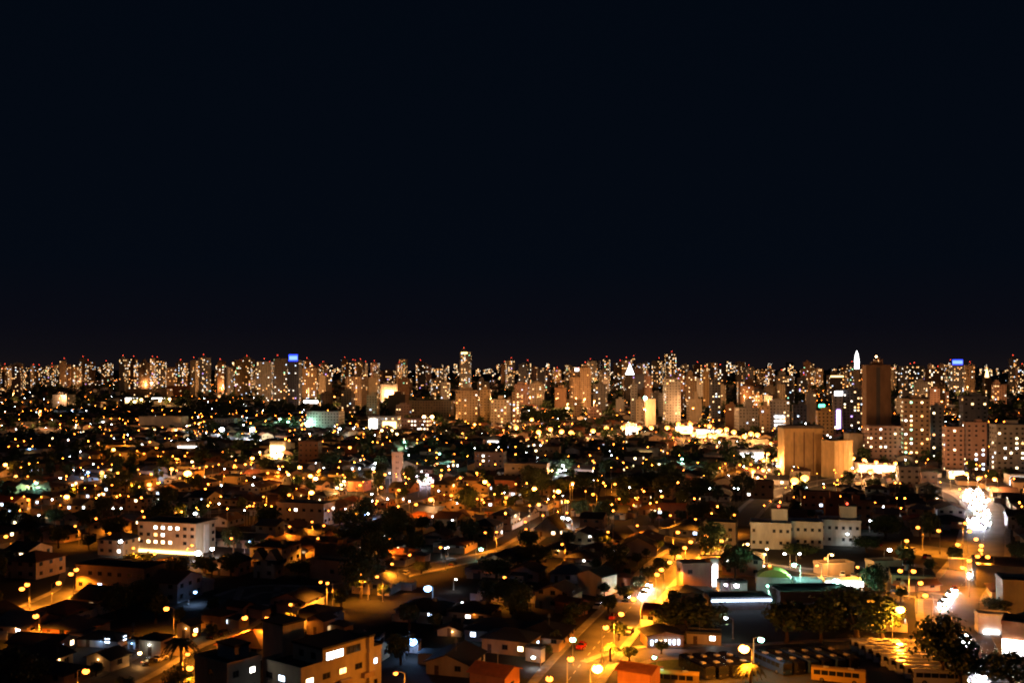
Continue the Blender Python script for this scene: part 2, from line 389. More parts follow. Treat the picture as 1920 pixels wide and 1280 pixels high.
# ------------------------------------------------------------------ houses
GRID = R(-17)
def wall_shell(m_, w, l, h, gable=None, pitch=.36, m=0):
    a, b_ = w / 2, l / 2
    for q in (((-a, -b_), (a, -b_)), ((a, -b_), (a, b_)), ((a, b_), (-a, b_)), ((-a, b_), (-a, -b_))):
        (x0, y0), (x1, y1) = q
        m_.quad([(x0, y0, 0), (x1, y1, 0), (x1, y1, h), (x0, y0, h)], m)
    if gable == 'y':
        t = h + a * pitch
        m_.quad([(-a, -b_, h), (a, -b_, h), (0, -b_, t)], m); m_.quad([(a, b_, h), (-a, b_, h), (0, b_, t)], m)
    elif gable == 'x':
        t = h + b_ * pitch
        m_.quad([(a, -b_, h), (a, b_, h), (a, 0, t)], m); m_.quad([(-a, b_, h), (-a, -b_, h), (-a, 0, t)], m)
def roof_shell(m_, w, l, h, kind, pitch=.36, ov=.55, m=0, cap=None):
    a, b_ = w / 2 + ov, l / 2 + ov; z0 = h - ov * pitch; th = .16
    def slab(p):
        m_.quad(p, m); m_.quad([(x, y, z - th) for x, y, z in reversed(p)], m)
        for i in range(len(p)):
            q = p[i]; r = p[(i + 1) % len(p)]
            m_.quad([q, (q[0], q[1], q[2] - th), (r[0], r[1], r[2] - th), r], m)
    if kind == 'gable_y':
        zt_ = h + w / 2 * pitch + .1; z0 += .1
        slab([(-a, -b_, z0), (0, -b_, zt_), (0, b_, zt_), (-a, b_, z0)]); slab([(0, -b_, zt_), (a, -b_, z0), (a, b_, z0), (0, b_, zt_)])
        if cap: cap.box(-.16, .16, -b_, b_, zt_ - .04, zt_ + .1)
    elif kind == 'gable_x':
        zt_ = h + l / 2 * pitch + .1; z0 += .1
        slab([(-a, -b_, z0), (a, -b_, z0), (a, 0, zt_), (-a, 0, zt_)]); slab([(-a, 0, zt_), (a, 0, zt_), (a, b_, z0), (-a, b_, z0)])
        if cap: cap.box(-a, a, -.16, .16, zt_ - .04, zt_ + .1)
    elif kind == 'hip':
        k = min(a, b_); zt_ = z0 + k * pitch
        if a >= b_: r0, r1 = (-(a - k), 0, zt_), (a - k, 0, zt_)
        else: r0, r1 = (0, -(b_ - k), zt_), (0, b_ - k, zt_)
        A, B, C, D = (-a, -b_, z0), (a, -b_, z0), (a, b_, z0), (-a, b_, z0)
        if a >= b_:
            for p in ([A, B, r1, r0], [C, D, r0, r1], [B, C, r1], [D, A, r0]): m_.quad(p, m)
        else:
            for p in ([A, B, r0], [C, D, r1], [B, C, r1, r0], [D, A, r0, r1]): m_.quad(p, m)
        m_.quad([A, D, C, B], m)
        for P, Q in ((A, B), (B, C), (C, D), (D, A)):
            m_.quad([P, (P[0], P[1], P[2] - th), (Q[0], Q[1], Q[2] - th), Q], m)
        if cap: cap.box(min(r0[0], r1[0]) - .1, max(r0[0], r1[0]) + .1, min(r0[1], r1[1]) - .1, max(r0[1], r1[1]) + .1, zt_ - .05, zt_ + .1)
    else:
        m_.box(-w / 2 - .12, w / 2 + .12, -l / 2 - .12, l / 2 + .12, h - .02, h + .12, m)
        for q in ((-w / 2 - .12, w / 2 + .12, -l / 2 - .12, -l / 2 + .1), (-w / 2 - .12, w / 2 + .12, l / 2 - .1, l / 2 + .12), (-w / 2 - .12, -w / 2 + .1, -l / 2 + .1, l / 2 - .1), (w / 2 - .1, w / 2 + .12, -l / 2 + .1, l / 2 - .1)):
            m_.box(*q, h + .121, h + .55, m)
CNAME = dict(cream='cream', white='white', ochre='ochre', pink='pink', grey='grey', brown='brown', tan='tan', dark='dark', slate='slate', rust='rust-red', sand='sand')
RNAME = dict(clay='clay', black='black', fibre='grey', terracotta='red', metal='pale')
KNAME = dict(hip='hipped', gable_y='gabled', gable_x='gabled', flat='flat')
def house(loc, rz, w, l, h, roof='hip', wall='cream', roofm='clay', lits=(), label=None, wins=True, sides=(0, 1), door=True, pitch=.36, tank=False, name='house', cat='house', group='houses', porch=None):
    fl = max(1, round(h / 3.0))
    litn = len(lits)
    if label is None:
        label = '%s %s house, %s %s roof, %s, near %s' % ({1: 'low', 2: 'two-storey'}.get(fl, 'tall'), CNAME[wall], RNAME[roofm], KNAME[roof],
                 ('%s lit window%s' % ({1: 'one', 2: 'two'}.get(litn, 'several'), '' if litn == 1 else 's')) if litn else 'all windows dark', near(loc))
    t = thing(name, loc, rz, label, cat, group)
    key = ('hw', round(w, 1), round(l, 1), round(h, 1), roof, wall)
    def wf():
        m_ = MB(); wall_shell(m_, w, l, h, {'gable_y': 'y', 'gable_x': 'x'}.get(roof), pitch); return m_.mesh('wall', M['wall_' + wall])
    put('wall', cached(key, wf), t)
    m_ = MB(); cp = MB(); roof_shell(m_, w, l, h, roof, pitch, .55, 0, cp)
    ro = put('roof', m_.mesh('roof', M['roof_' + roofm]), t)
    if cp.v: put('ridge_cap', cp.mesh('ridge_cap', M['roof_' + roofm]), ro)
    if tank:
        m_ = MB(); zz = h + .1 if roof == 'flat' else h; m_.tube([(w * .2, l * .1, zz), (w * .2, l * .1, zz + 1.9)], [.9, .8], 12); put('water_tank', m_.mesh('water_tank', M['wall_slate']), t)
    if wins:
        slots = []
        for f in range(fl):
            z = 3.0 * f + 1.75
            for s in sides:
                L = (w, l, w, l)[s]; k = max(1, int(L / 3.6))
                for i in range(k):
                    u = (i + .5) / k * L - L / 2
                    if s == 0 and f == 0 and i == 0 and door: continue
                    slots.append(((u, -l / 2, z, 0), (w / 2, u, z, R(90)), (u, l / 2, z, R(180)), (-w / 2, u, z, R(-90)))[s])
        random.shuffle(slots)
        mats = list(lits)
        for i, (x, y, z, a) in enumerate(slots):
            put_win(t, x, y, z, a, 1.5, 1.25, mats[i] if i < len(mats) else 'glass_dark')
        if door and 0 in sides:
            put('door', door_mesh(1.0, 2.1, 'door_wood'), t, (-w / 2 + w / max(1, int(w / 3.6)) * .5, -l / 2, 0), 0)
    if wins and loc[1] < 520 and name == 'house':
        if random.random() < .55:
            m_ = MB(); aw, al, ah = U(3, 5), U(3, 5), 2.5; sx = random.choice((-1, 1)); x0 = sx * w * .5; x1 = x0 + sx * aw
            lo, hi = min(x0, x1) + (.004 if sx > 0 else 0), max(x0, x1) - (.004 if sx < 0 else 0); y0 = U(-.3, .1) * l
            m_.box(lo, hi, y0, y0 + al, 0, ah); an = put('annex', m_.mesh('annex', M['wall_' + random.choice(('grey', wall))]), t)
            m_ = MB(); zl = (ah + .45, ah + .05) if sx > 0 else (ah + .05, ah + .45)
            m_.quad([(lo - .3, y0 - .4, zl[0]), (hi + .3, y0 - .4, zl[1]), (hi + .3, y0 + al + .4, zl[1]), (lo - .3, y0 + al + .4, zl[0])]); m_.quad([(lo - .3, y0 + al + .4, zl[0] - .1), (hi + .3, y0 + al + .4, zl[1] - .1), (hi + .3, y0 - .4, zl[1] - .1), (lo - .3, y0 - .4, zl[0] - .1)])
            put('lean_to_roof', m_.mesh('lean_to_roof', M['roof_fibre']), an)
        if random.random() < .4:
            m_ = MB(); zz = h + .4; ax, ay = U(-.2, .2) * w, U(-.2, .2) * l; m_.tube([(ax, ay, h * .8), (ax, ay, h + 4.6)], [.05, .04], 5)
            for q in range(4): m_.box(ax - .6 + .08 * q, ax + .6 - .08 * q, ay - .02, ay + .02, h + 3.6 + q * .25, h + 3.64 + q * .25)
            put('antenna', m_.mesh('antenna', M['pole_grey']), t)
    if porch:
        m_ = MB(); m_.ball((0, -.2, 0), .13, 0, 8, 6); m_.box(-.06, .06, -.1, 0, -.05, .05, 1)
        q = put('porch_lamp', m_.mesh('porch_lamp', [M['bulb_' + porch], M['metal_dark']]), t, (U(-.3, .3) * w, -l / 2, min(h - .35, 2.6)))
        put('lamp_light', light_data(('porch', porch), LCOL[porch], 40, .12), q, (0, -.9, -.1))
    OCC.append((loc[0], loc[1], .5 * math.hypot(w, l) * .85))
    return t
def house_px(x0, x1, ye, yb, lr=1.0, rz=GRID, l=None, **k):
    """house whose outline spans x0..x1 with eave at ye and ground line at yb"""
    p = gp((x0 + x1) / 2, yb); d = p.y; wm = (x1 - x0) / F * d; rel = rz + math.atan2(p.x, d); c, s = math.cos(rel), abs(math.sin(rel))
    w = wm / (c + lr * s); ll = w * lr if l is None else l
    h = (yb - ye) / F * d
    return house(Vector((p.x + p.x / d * ll * .45, d + ll * .45, 0)), rz, w, ll, h, **k)

# ------------------------------------------------------------------ towers and blocks
TW = []
def tower(x0, x1, yt, yb, wall='tan', litp=.22, dr=.8, rot=None, style='grid', top='box', label=None, beacon=False, name='tower_block', cat='building',
          cols=None, near_win=None, litmats=None, group='city buildings', sides=True, winw=1.5, floorh=3.1, litset=None, roofm='black', litfn=None):
    p = gp((x0 + x1) / 2, yb); d = p.y; wm = (x1 - x0) / F * d
    rz = R(random.choice((-17, -17, -8, 6, 20))) if rot is None else R(rot)
    rel = rz + math.atan2(p.x, d); c, s = math.cos(rel), abs(math.sin(rel)); w = wm / (c + dr * s); l = w * dr
    h = (yb - yt) / F * d + 1.0
    back = .5 * (l * c + w * s)
    base = Vector((p.x + p.x / d * back, d + back, 0)); base.z = zt(base.y) - 1.0
    n = max(1, int((h - 1.5) / floorh)); fh = (h - 1.2) / n
    if label is None:
        hm = 'tall' if h > 62 else 'mid-rise' if h > 28 else 'low'
        sl = {'grid': 'flat-faced', 'columns': 'ribbed', 'bands': 'banded', 'blank': 'blank-walled'}[style]
        lt = 'mostly dark' if litp < .12 else 'sparsely lit' if litp < .24 else 'well lit'
        label = '%s %s %s tower, %s%s, nearest to %s' % (hm, sl, CNAME[wall], lt, ', red roof beacon' if beacon else '', near(base))
    t = thing(name, base, rz, label, cat, group)
    a, b_ = w / 2, l / 2
    m_ = MB(); m_.box(-a, a, -b_, b_, 0, h, 0, 1)
    k = max(2, int(w / (cols or 3.6)))
    if style in ('columns', 'blank'):
        for i in range(k + 1):
            u = -a + w * i / k; e_ = .28 if style == 'columns' else .14
            m_.box(max(-a, u - .3), min(a, u + .3), -b_ - e_, -b_ - .003, .3, h - .3, 0)
    if style == 'bands':
        for i in range(n + 1):
            m_.box(-a - .05, a + .05, -b_ - .7, -b_ - .003, 1.0 + i * fh - .18, 1.0 + i * fh + .55 - .18, 0)
    m_.box(-a - .15, a + .15, -b_ - .15, -b_ + .1, h + .002, h + .9, 0); m_.box(-a - .15, a + .15, b_ - .1, b_ + .15, h + .002, h + .9, 0)
    m_.box(-a - .15, -a + .1, -b_ + .101, b_ - .101, h + .002, h + .9, 0); m_.box(a - .1, a + .15, -b_ + .101, b_ - .101, h + .002, h + .9, 0)
    put('wall', m_.mesh('wall', [M['wall_' + wall], M['roof_' + roofm]]), t)
    if top != 'none':
        m_ = MB(); q = U(.25, .45); hh = U(2.5, 5.5) if top == 'box' else U(5, 8)
        ox = U(-.2, .2) * w
        m_.box(ox - a * q, ox + a * q, -b_ * .5, b_ * .4, h + .004, h + hh, 0, 1)
        if top == 'step': m_.box(ox - a * q * .6, ox + a * q * .6, -b_ * .35, b_ * .25, h + hh + .002, h + hh + 3, 0, 1)
        rh = put('roof_house', m_.mesh('roof_house', [M['wall_' + wall], M['roof_black']]), t)
        if beacon:
            m_ = MB(); m_.tube([(ox, 0, h + hh - .3), (ox, 0, h + hh + 4)], [.18, .08], 6); mast = put('mast', m_.mesh('mast', M['metal_dark']), t)
            m_ = MB(); m_.ball((ox, 0, h + hh + 4.2), min(.9, .28 + d / 6500), 0, 8, 6); put('beacon', m_.mesh('beacon', M['bulb_red'], True), mast)
    if style != 'blank' or litp > 0:
        faces = [(w, 0)] + ([(l, 1), (l, 3)] if sides else [])
        indiv = d < 1000 if near_win is None else near_win
        dk = MB(); lt_ = MB(); lm = litmats or ['dot_warm', 'dot_white', 'dot_cool', 'dot_orange', 'dot_green', 'dot_violet']
        if not indiv and litp < .6: litp = litp * .50
        wh = 1.25
        for L, s_ in faces:
            kk = max(1, int(L / (cols or 3.4)))
            colbias = [random.choice((.25, 1.0, 1.0, 2.2)) for _ in range(kk)]
            for i in range(kk):
                u = (i + .5) / kk * L - L / 2
                ww = min(winw, L / kk * .62)
                for f in range(n):
                    z = 1.0 + f * fh + fh * .55
                    on = random.random() < litp * colbias[i]
                    fm = litfn(s_, i, f, kk, n) if litfn else None
                    if fm == 'none' or (style == 'blank' and s_ == 0 and not on and not fm): continue
                    if random.random() < .08 and not on: continue
                    P = ((u, -b_, z, 0), (a, u, z, R(90)), None, (-a, u, z, R(-90)))[s_]
                    if indiv:
                        put_win(t, *P, round(ww, 1), wh, fm if fm else pick_lit() if (on and not litset) else random.choice(litset) if on else 'glass_dark')
                    else:
                        ca, sa = math.cos(P[3]), math.sin(P[3]); g = 1.0 + (.15 if on and d > 1800 else 0)
                        def pt(x, z_): return (P[0] + ca * x + sa * .07, P[1] + sa * x - ca * .07, P[2] + z_)
                        qd = [pt(-ww / 2 * g, -wh / 2 * g), pt(ww / 2 * g, -wh / 2 * g), pt(ww / 2 * g, wh / 2 * g), pt(-ww / 2 * g, wh / 2 * g)]
                        if on:
                            r = random.random(); lt_.quad(qd, 0 if r < .46 else 1 if r < .64 else 2 if r < .74 else 3 if r < .97 else 4 if r < .985 else 5)
                        else: dk.quad(qd)
        if dk.v: tag(put('dark_windows', dk.mesh('dark_windows', M['glass_dark']), t), kind='stuff')
        if lt_.v: tag(put('lit_windows', lt_.mesh('lit_windows', [M[x] for x in lm]), t), kind='stuff')
    OCC.append((base.x, base.y, .55 * math.hypot(w, l)))
    TW.append((t, w, l, h, base, rz))
    return t, w, l, h
def lit_panel(T, x0, x1, z0, z1, mat, frame=None, y=None):
    """lit sign panel on posts above (or on) the front of a building"""
    t, w, l, h = T; m_ = MB(); yy = (-l / 2 - .25) if y is None else y
    m_.box(x0 * w / 2, x1 * w / 2, yy - .3, yy, z0, z1, 0)
    s_ = put('sign', m_.mesh('sign', M[mat]), t)
    for u in (.2, .8):
        m_ = MB(); x = (x0 + (x1 - x0) * u) * w / 2; m_.box(x - .12, x + .12, yy + .002, yy + .3, min(z0, h) - .6, z1 - .1)
        put('sign_bracket', m_.mesh('sign_bracket', M['metal_dark']), s_)
    if frame:
        m_ = MB(); m_.box(x0 * w / 2 - .5, x1 * w / 2 + .5, yy - .31, yy - .05, z1 + .002, z1 + 2.6); m_.box(x0 * w / 2 - .5, x1 * w / 2 + .5, yy - .31, yy - .05, z0 - 2.2, z0 - .002)
        put('sign_frame', m_.mesh('sign_frame', M[frame]), s_)  # frame widened and made to glow blue as the sign's halo
    return s_

# ------------------------------------------------------------------ trees
def crown_mesh(seed, rx, rz_, nclump, leaf, per):
    rs = random.Random(seed); m_ = MB()
    for c in range(nclump):
        while True:
            x, y, z = rs.uniform(-1, 1), rs.uniform(-1, 1), rs.uniform(-.75, 1)
            if .15 < x * x + y * y + z * z < 1: break
        cc = Vector((x * rx * .82, y * rx * .82, z * rz_ * .82)); cr = rs.uniform(.26, .48) * rx
        for i in range(per):
            v = Vector((rs.gauss(0, 1), rs.gauss(0, 1), rs.gauss(0, 1))).normalized() * cr * rs.uniform(.55, 1.05)
            p = cc + v; nrm = (v.normalized() + Vector((rs.uniform(-.8, .8), rs.uniform(-.8, .8), rs.uniform(-.5, .9)))).normalized()
            u = nrm.cross(Vector((rs.uniform(-1, 1), rs.uniform(-1, 1), rs.uniform(-1, 1)))).normalized(); w = nrm.cross(u); s = leaf * rs.uniform(.6, 1.3)
            m_.quad([p - u * s * .5, p + w * s * .34, p + u * s * .5, p - w * s * .34])
    return m_.mesh('crown', M['leaf'])
def trunk_mesh(seed, h, rx, rz_, r):
    rs = random.Random(seed); m_ = MB()
    m_.tube([(0, 0, -.1), (rs.uniform(-.1, .1), rs.uniform(-.1, .1), h * .5), (rs.uniform(-.2, .2), rs.uniform(-.2, .2), h)], [r * 1.25, r * .9, r * .7], 8)
    for i in range(5):
        a = i * 1.26 + rs.uniform(-.3, .3); q = rx * rs.uniform(.4, .7)
        m_.tube([(0, 0, h * rs.uniform(.75, .98)), (math.cos(a) * q * .5, math.sin(a) * q * .5, h + rz_ * .25), (math.cos(a) * q, math.sin(a) * q, h + rz_ * rs.uniform(.5, 1.0))], [r * .55, r * .35, r * .12], 6)
    return m_.mesh('trunk', M['trunk'])
TV = []
for i, (rx, rz_, th, nc) in enumerate(((3.6, 3.0, 3.0, 30), (4.4, 3.3, 3.4, 36), (3.0, 3.8, 3.0, 28), (5.0, 4.4, 3.6, 44), (2.4, 2.3, 2.2, 22))):
    TV.append((crown_mesh(100 + i, rx, rz_, nc, .75, 46), trunk_mesh(200 + i, th, rx, rz_, .22 + rx * .03), th + rz_ * .75, rx, th + rz_ * 1.75))
TN = ['round broadleaf', 'wide spreading', 'upright oval', 'large full-crowned', 'small bushy']
def tree(loc, v=None, s=1.0, label=None, sz=1.0):
    v = random.randrange(5) if v is None else v; cm, tm, cz, rx, tot = TV[v]
    t = thing('tree', loc, U(0, 6.28), label or ('%s %s tree near %s' % ('big' if s > 1.25 else 'small' if s < .85 else 'mid-sized', TN[v], near(loc))), 'tree', 'leafy trees')
    t.scale = (s, s, s * sz)
    put('crown', cm, t, (0, 0, cz)); put('trunk', tm, t)
    OCC.append((loc[0], loc[1], rx * s * .55)); return t
def tree_px(px, ytop, yb, v=0, wpx=None, **k):
    p = gp(px, yb); hm = (yb - ytop) / F * p.y; s = hm / TV[v][4]; sz = 1.0
    if wpx: s2 = wpx / F * p.y / (2 * TV[v][3]); sz = s / s2; s = s2
    return tree(p, v, s, sz=sz, **k)
def palm(px, ytop, yb, label, mat='leaf_palm', n=16):
    p = gp(px, yb); hm = (yb - ytop) / F * p.y; th = hm * .72; fl = hm * .42
    t = thing('palm_tree', p, U(0, 6), label, 'palm tree', 'palm trees')
    m_ = MB(); m_.tube([(0, 0, -.1), (.15, .1, th * .5), (.05, .2, th)], [.34, .24, .2], 10); put('trunk', m_.mesh('trunk', M['trunk']), t)
    m_ = MB()
    for i in range(9):
        m_.quad([(math.cos(j * 2.1 + i) * .3 * (1 + .2 * i % 2) + .05, math.sin(j * 2.1 + i) * .3 + .2, th - .3 + .08 * i + (.25 if j == 1 else 0)) for j in range(3)])
    cr = put('crown', m_.mesh('crown', M[mat]), t)
    for i in range(n):
        a = i * 2.4; up = U(.25, .95); m_ = MB(); prev = None
        for j in range(9):
            q = j / 8; r = fl * q; z = th + fl * (up * q - (up + .75) * q * q * .95)
            c = Vector((math.cos(a) * r + .05, math.sin(a) * r + .2, z)); sd = Vector((-math.sin(a), math.cos(a), 0))
            wd = .16 * fl * math.sin(math.pi * min(1, q * .85 + .12))
            if prev:
                m_.quad([prev, c, c + sd * wd + Vector((math.cos(a) * .1 * fl, math.sin(a) * .1 * fl, -.35 * wd)), prev + sd * wd * .7 + Vector((0, 0, -.3 * wd))])
                m_.quad([c, prev, prev - sd * wd * .7 + Vector((0, 0, -.3 * wd)), c - sd * wd + Vector((math.cos(a) * .1 * fl, math.sin(a) * .1 * fl, -.35 * wd))])
            prev = c
        put('frond', m_.mesh('frond', M[mat]), cr)
    OCC.append((p.x, p.y, 2.5)); return t

# ------------------------------------------------------------------ cars and buses
def car_meshes(paint, on):
    def body():
        m_ = MB(); prof = [(-2.05, .35), (-2.1, .75), (-1.95, 1.0), (-1.3, 1.05), (1.0, 1.0), (1.9, .85), (2.1, .6), (2.05, .32)]
        for i in range(len(prof)):
            x0, z0 = prof[i]; x1, z1 = prof[(i + 1) % len(prof)]
            m_.quad([(x0, -.85, z0), (x0, .85, z0), (x1, .85, z1), (x1, -.85, z1)])
        m_.quad([(x, -.85, z) for x, z in prof]); m_.quad([(x, .85, z) for x, z in reversed(prof)])
        return m_.mesh('body', M['paint_' + paint])
    def cabin():
        m_ = MB(); lo = [(-1.6, .80), (1.05, .80)]; hi = [(-1.15, .66), (.35, .66)]
        L = [(-1.6, -.8, 1.0), (1.05, -.8, .96), (1.05, .8, .96), (-1.6, .8, 1.0)]; T = [(-1.15, -.64, 1.46), (.3, -.64, 1.46), (.3, .64, 1.46), (-1.15, .64, 1.46)]
        for i in range(4): m_.quad([L[i], L[(i + 1) % 4], T[(i + 1) % 4], T[i]], 1)
        m_.quad(T, 0); m_.box(-1.2, .35, -.66, .66, 1.462, 1.5, 0)
        return m_.mesh('cabin', [M['paint_' + paint], M['glass_dark']])
    def wheel():
        m_ = MB(); m_.tube([(0, -.11, 0), (0, .11, 0)], [.32, .32], 12); m_.tube([(0, -.125, 0), (0, .125, 0)], [.18, .18], 10, 1); return m_.mesh('wheel', [M['rubber'], M['chrome']])
    def hl():
        m_ = MB(); m_.ball((0, 0, 0), 0.30 if on else .14, 0, 8, 6, .8); return m_.mesh('headlight', M['headlight' if on else 'chrome'], True)  # switched-on headlights enlarged to carry their glare
    def tl():
        m_ = MB(); m_.box(-.05, .05, -.2, .2, -.09, .09); return m_.mesh('tail_light', M['taillight' if on else 'taillight_off'])
    return [cached(('car', k, paint if k < 2 else 0, on), f) for k, f in enumerate((body, cabin, wheel, hl, tl))]
PN = ['silver', 'white', 'black', 'red', 'blue']
def car(loc, head, paint='silver', on=False, label=None, group='cars on the streets'):
    b_, c_, w_, h_, t_ = car_meshes(paint, on)
    t = thing('car', loc, head, label or ('%s hatchback %s nearest to %s' % (paint, 'with headlights on' if on else 'parked unlit', near(loc))), 'car', group)
    put('body', b_, t); put('cabin', c_, t)
    for x in (-1.3, 1.3):
        for y in (-.8, .8): put('wheel', w_, t, (x, y, .32))
    for y in (-.6, .6):
        put('headlight', h_, t, (2.02, y, .68)); put('tail_light', t_, t, (-2.09, y, .82))
    if on:
        sp = cached('spot', lambda: None)
        if sp is None:
            sp = bpy.data.lights.new('beam', 'SPOT'); sp.energy = 900; sp.spot_size = R(80); sp.spot_blend = .6; sp.color = (.95, .92, 1.0); sp.shadow_soft_size = .2; CACHE['spot'] = sp
        s_ = put('beam', sp, t, (2.5, 0, .8)); s_.rotation_euler = (0, R(-80), 0)
    return t
def car_px(x, y, hx, hy, **k):
    p, q = gp(x, y), gp(hx, hy); p.z = .05
    return car(p, math.atan2(q.y - p.y, q.x - p.x), **k)
def bus_meshes(paint):
    def body():
        m_ = MB(); sec = [(-1.25, .35), (-1.27, 1.6), (-1.22, 2.75), (-1.0, 3.02), (0, 3.1), (1.0, 3.02), (1.22, 2.75), (1.27, 1.6), (1.25, .35)]
        for x0, x1 in ((-5.6, 5.6),):
            for i in range(len(sec)):
                a, c = sec[i], sec[(i + 1) % len(sec)]; m_.quad([(x0, a[0], a[1]), (x1, a[0], a[1]), (x1, c[0], c[1]), (x0, c[0], c[1])])
            m_.quad([(x0, y, z) for y, z in sec]); m_.quad([(x1, y, z) for y, z in reversed(sec)])
        return m_.mesh('body', M['paint_' + paint])
    def hatch():
        m_ = MB(); m_.box(-.6, .6, -.45, .45, 0, .16); return m_.mesh('roof_hatch', M['frame_white'])
    def wheel():
        m_ = MB(); m_.tube([(0, -.15, 0), (0, .15, 0)], [.5, .5], 14); m_.tube([(0, -.17, 0), (0, .17, 0)], [.26, .26], 10, 1); return m_.mesh('wheel', [M['rubber'], M['chrome']])
    def win():
        m_ = MB(); m_.box(-.7, .7, -.03, .03, -.5, .5); return m_.mesh('window', M['glass_dark'])
    def ws():
        m_ = MB(); m_.box(-.03, .03, -1.1, 1.1, -.65, .65); return m_.mesh('windscreen', M['glass_dark'])
    def hl():
        m_ = MB(); m_.box(-.05, .05, -.18, .18, -.12, .12); return m_.mesh('headlight', M['chrome'])
    return [cached(('bus', k, paint if k == 0 else 0), f) for k, f in enumerate((body, hatch, wheel, win, ws, hl))]
def bus(loc, head, paint, label):
    b_, h_, w_, n_, s_, l_ = bus_meshes(paint)
    t = thing('bus', loc, head, label, 'bus', 'buses parked in the depot')
    put('body', b_, t)
    for x in (-2.6, 2.6): put('roof_hatch', h_, t, (x, 0, 3.08))
    for x in (-3.4, 3.3):
        for y in (-1.15, 1.15): put('wheel', w_, t, (x, y, .5))
    for i in range(6):
        for y in (-1.265, 1.265): put('window', n_, t, (-4.4 + i * 1.6, y, 2.1))
    for x in (-5.6, 5.6): put('windscreen', s_, t, (x, 0, 2.0))
    for y in (-.9, .9): put('headlight', l_, t, (5.62, y, .9))
    OCC.append((loc[0], loc[1], 5.5)); return t

# ================================================================== near and middle buildings set from the photograph
def wing(T, x0, x1, y0, y1, z0, z1, wall, name='wing', over=0.0, roofm='black'):
    m_ = MB(); m_.box(x0, x1, y0, y1, z0, z1, 0); w_ = put(name, m_.mesh(name, M['wall_' + wall]), T[0])
    m_ = MB(); m_.box(x0 - .25 - over, x1 + .25 + over, y0 - .25 - over, y1 + .25 + over, z1 + .003, z1 + .4); put('roof', m_.mesh('roof', M['roof_' + roofm]), w_)
    return w_
def eaves(T, over=.7, hip=.12):
    """dark hipped roof over a block"""
    t, w, l, h = T; m_ = MB(); roof_shell(m_, w, l, h + .95, 'hip', hip, over); put('roof', m_.mesh('roof', M['roof_black']), t)

# three-storey block with lit windows over a bright ground floor
def f1(s_, i, f, kk, n):
    if s_ == 0:
        if f == n - 1: return 'win_white' if 2 <= i <= 5 else 'glass_dark'
        if f == n - 2: return 'win_orange' if i == 2 else 'win_white' if i == 3 else 'glass_dark'
        if f == n - 3: return 'win_warm' if 1 <= i <= 5 else 'glass_dark'
        return 'none'
    return 'glass_dark' if s_ == 1 and i == kk - 1 and f > 0 else 'none'
T = tower(260, 403, 987, 1043, 'cream', .0, .5, -17, label='three-storey cream block, four white-lit upper windows, bright ground floor', name='apartment_block', top='none', litfn=f1, cols=3.1, winw=1.5, floorh=2.55)
t, w, l, h = T; eaves(T)
lit_panel(T, -.95, .95, 1.1, 2.2, 'sign_warm')
m_ = MB(); m_.box(w / 2 + .003, w / 2 + .5, -l * .12, l * .12, .4, h - .3); put('pilaster', m_.mesh('pilaster', M['wall_white']), t)
lamp(371, 1035, 'white', 4, 3.0, 1800, wide=True); lamp(398, 1028, 'white', 3, 3.2, 1500, wide=True)
# long two-storey block
def f2(s_, i, f, kk, n):
    if s_ == 0 and f == 0: return 'win_cool' if i in (2, 3, 7) else 'win_warm' if i == 9 else 'glass_dark'
    return 'glass_dark' if s_ != 1 or i == 0 else 'none'
T = tower(145, 308, 1073, 1119, 'tan', .0, .42, -17, label='long two-storey tan block with a few bluish lit ground windows', name='apartment_block', top='none', litfn=f2, floorh=3.2, cols=3.3); eaves(T)
# orange-lit slab
def f3(s_, i, f, kk, n): return 'win_white' if (i, f) in ((2, 1), (6, 2)) else 'win_warm' if (i, f) == (2, 2) else None
tower(518, 628, 949, 988, 'cream', .06, .45, -17, label='three-storey cream apartment slab under sodium light, few lit windows', name='apartment_block', top='none', litfn=f3)
# bottom apartment block with stair tower
def f4(s_, i, f, kk, n):
    if s_ == 1: return {(0, 1): 'win_warm', (2, 1): 'win_orange', (3, 0): 'win_warm', (4, 1): 'win_cool'}.get((i, f), 'glass_dark')
    if s_ == 0: return {(1, 1): 'win_cool'}.get((i, f), 'glass_dark' if i == 0 else 'none')
    return 'none'
T = tower(492, 722, 1258, 1345, 'cream', .0, 1.9, -38, label='tan apartment block with square stair tower and large lit windows', name='apartment_block', top='none', litfn=f4, cols=3.7, winw=2.0)
t, w, l, h = T
wing(T, -w / 2 - 6.2, -w / 2 + .3, -6.2, -.6, 0, h + 6.4, 'cream', 'stair_tower')
wing(T, -w / 2 - 7, -w / 2 - .003, l * .05, l * .45, 0, h - 2, 'cream', 'rear_wing'); at_ = wing(T, -w / 2 + 2.5, w / 2 + .06, -l / 2 + 5.5, l / 2 - 4.5, h + .003, h + 3.2, 'cream', 'attic_storey')
for u, mt in ((.06, 'win_white'), (.26, 'win_white'), (.52, 'glass_dark'), (.66, 'glass_dark')): put('window', win_mesh(2.3, 1.7, mt), at_, (w / 2 + .06, -l / 2 + 5.5 + u * (l - 10) + 1.3, h + 1.6), R(90))
for u, mt in ((.3, 'glass_dark'), (.7, 'glass_dark')): put('window', win_mesh(1.3, 1.3, mt), at_, (-w / 2 + 2.5 + u * (w - 2.5), -l / 2 + 5.5, h + 1.6), 0)
for k_ in range(3):
    m_ = MB(); m_.box(w / 2 + .004, w / 2 + 1.1, -l / 2 + 3.2 + k_ * 6.4, -l / 2 + 6.2 + k_ * 6.4, h * .52, h * .52 + 1.0); put('balcony', m_.mesh('balcony', M['wall_tan']), t)
wing(T, w * .1, w / 2 + .9, l * .30, l * .36, 0, h + 3.4, 'cream', 'rib_wall')
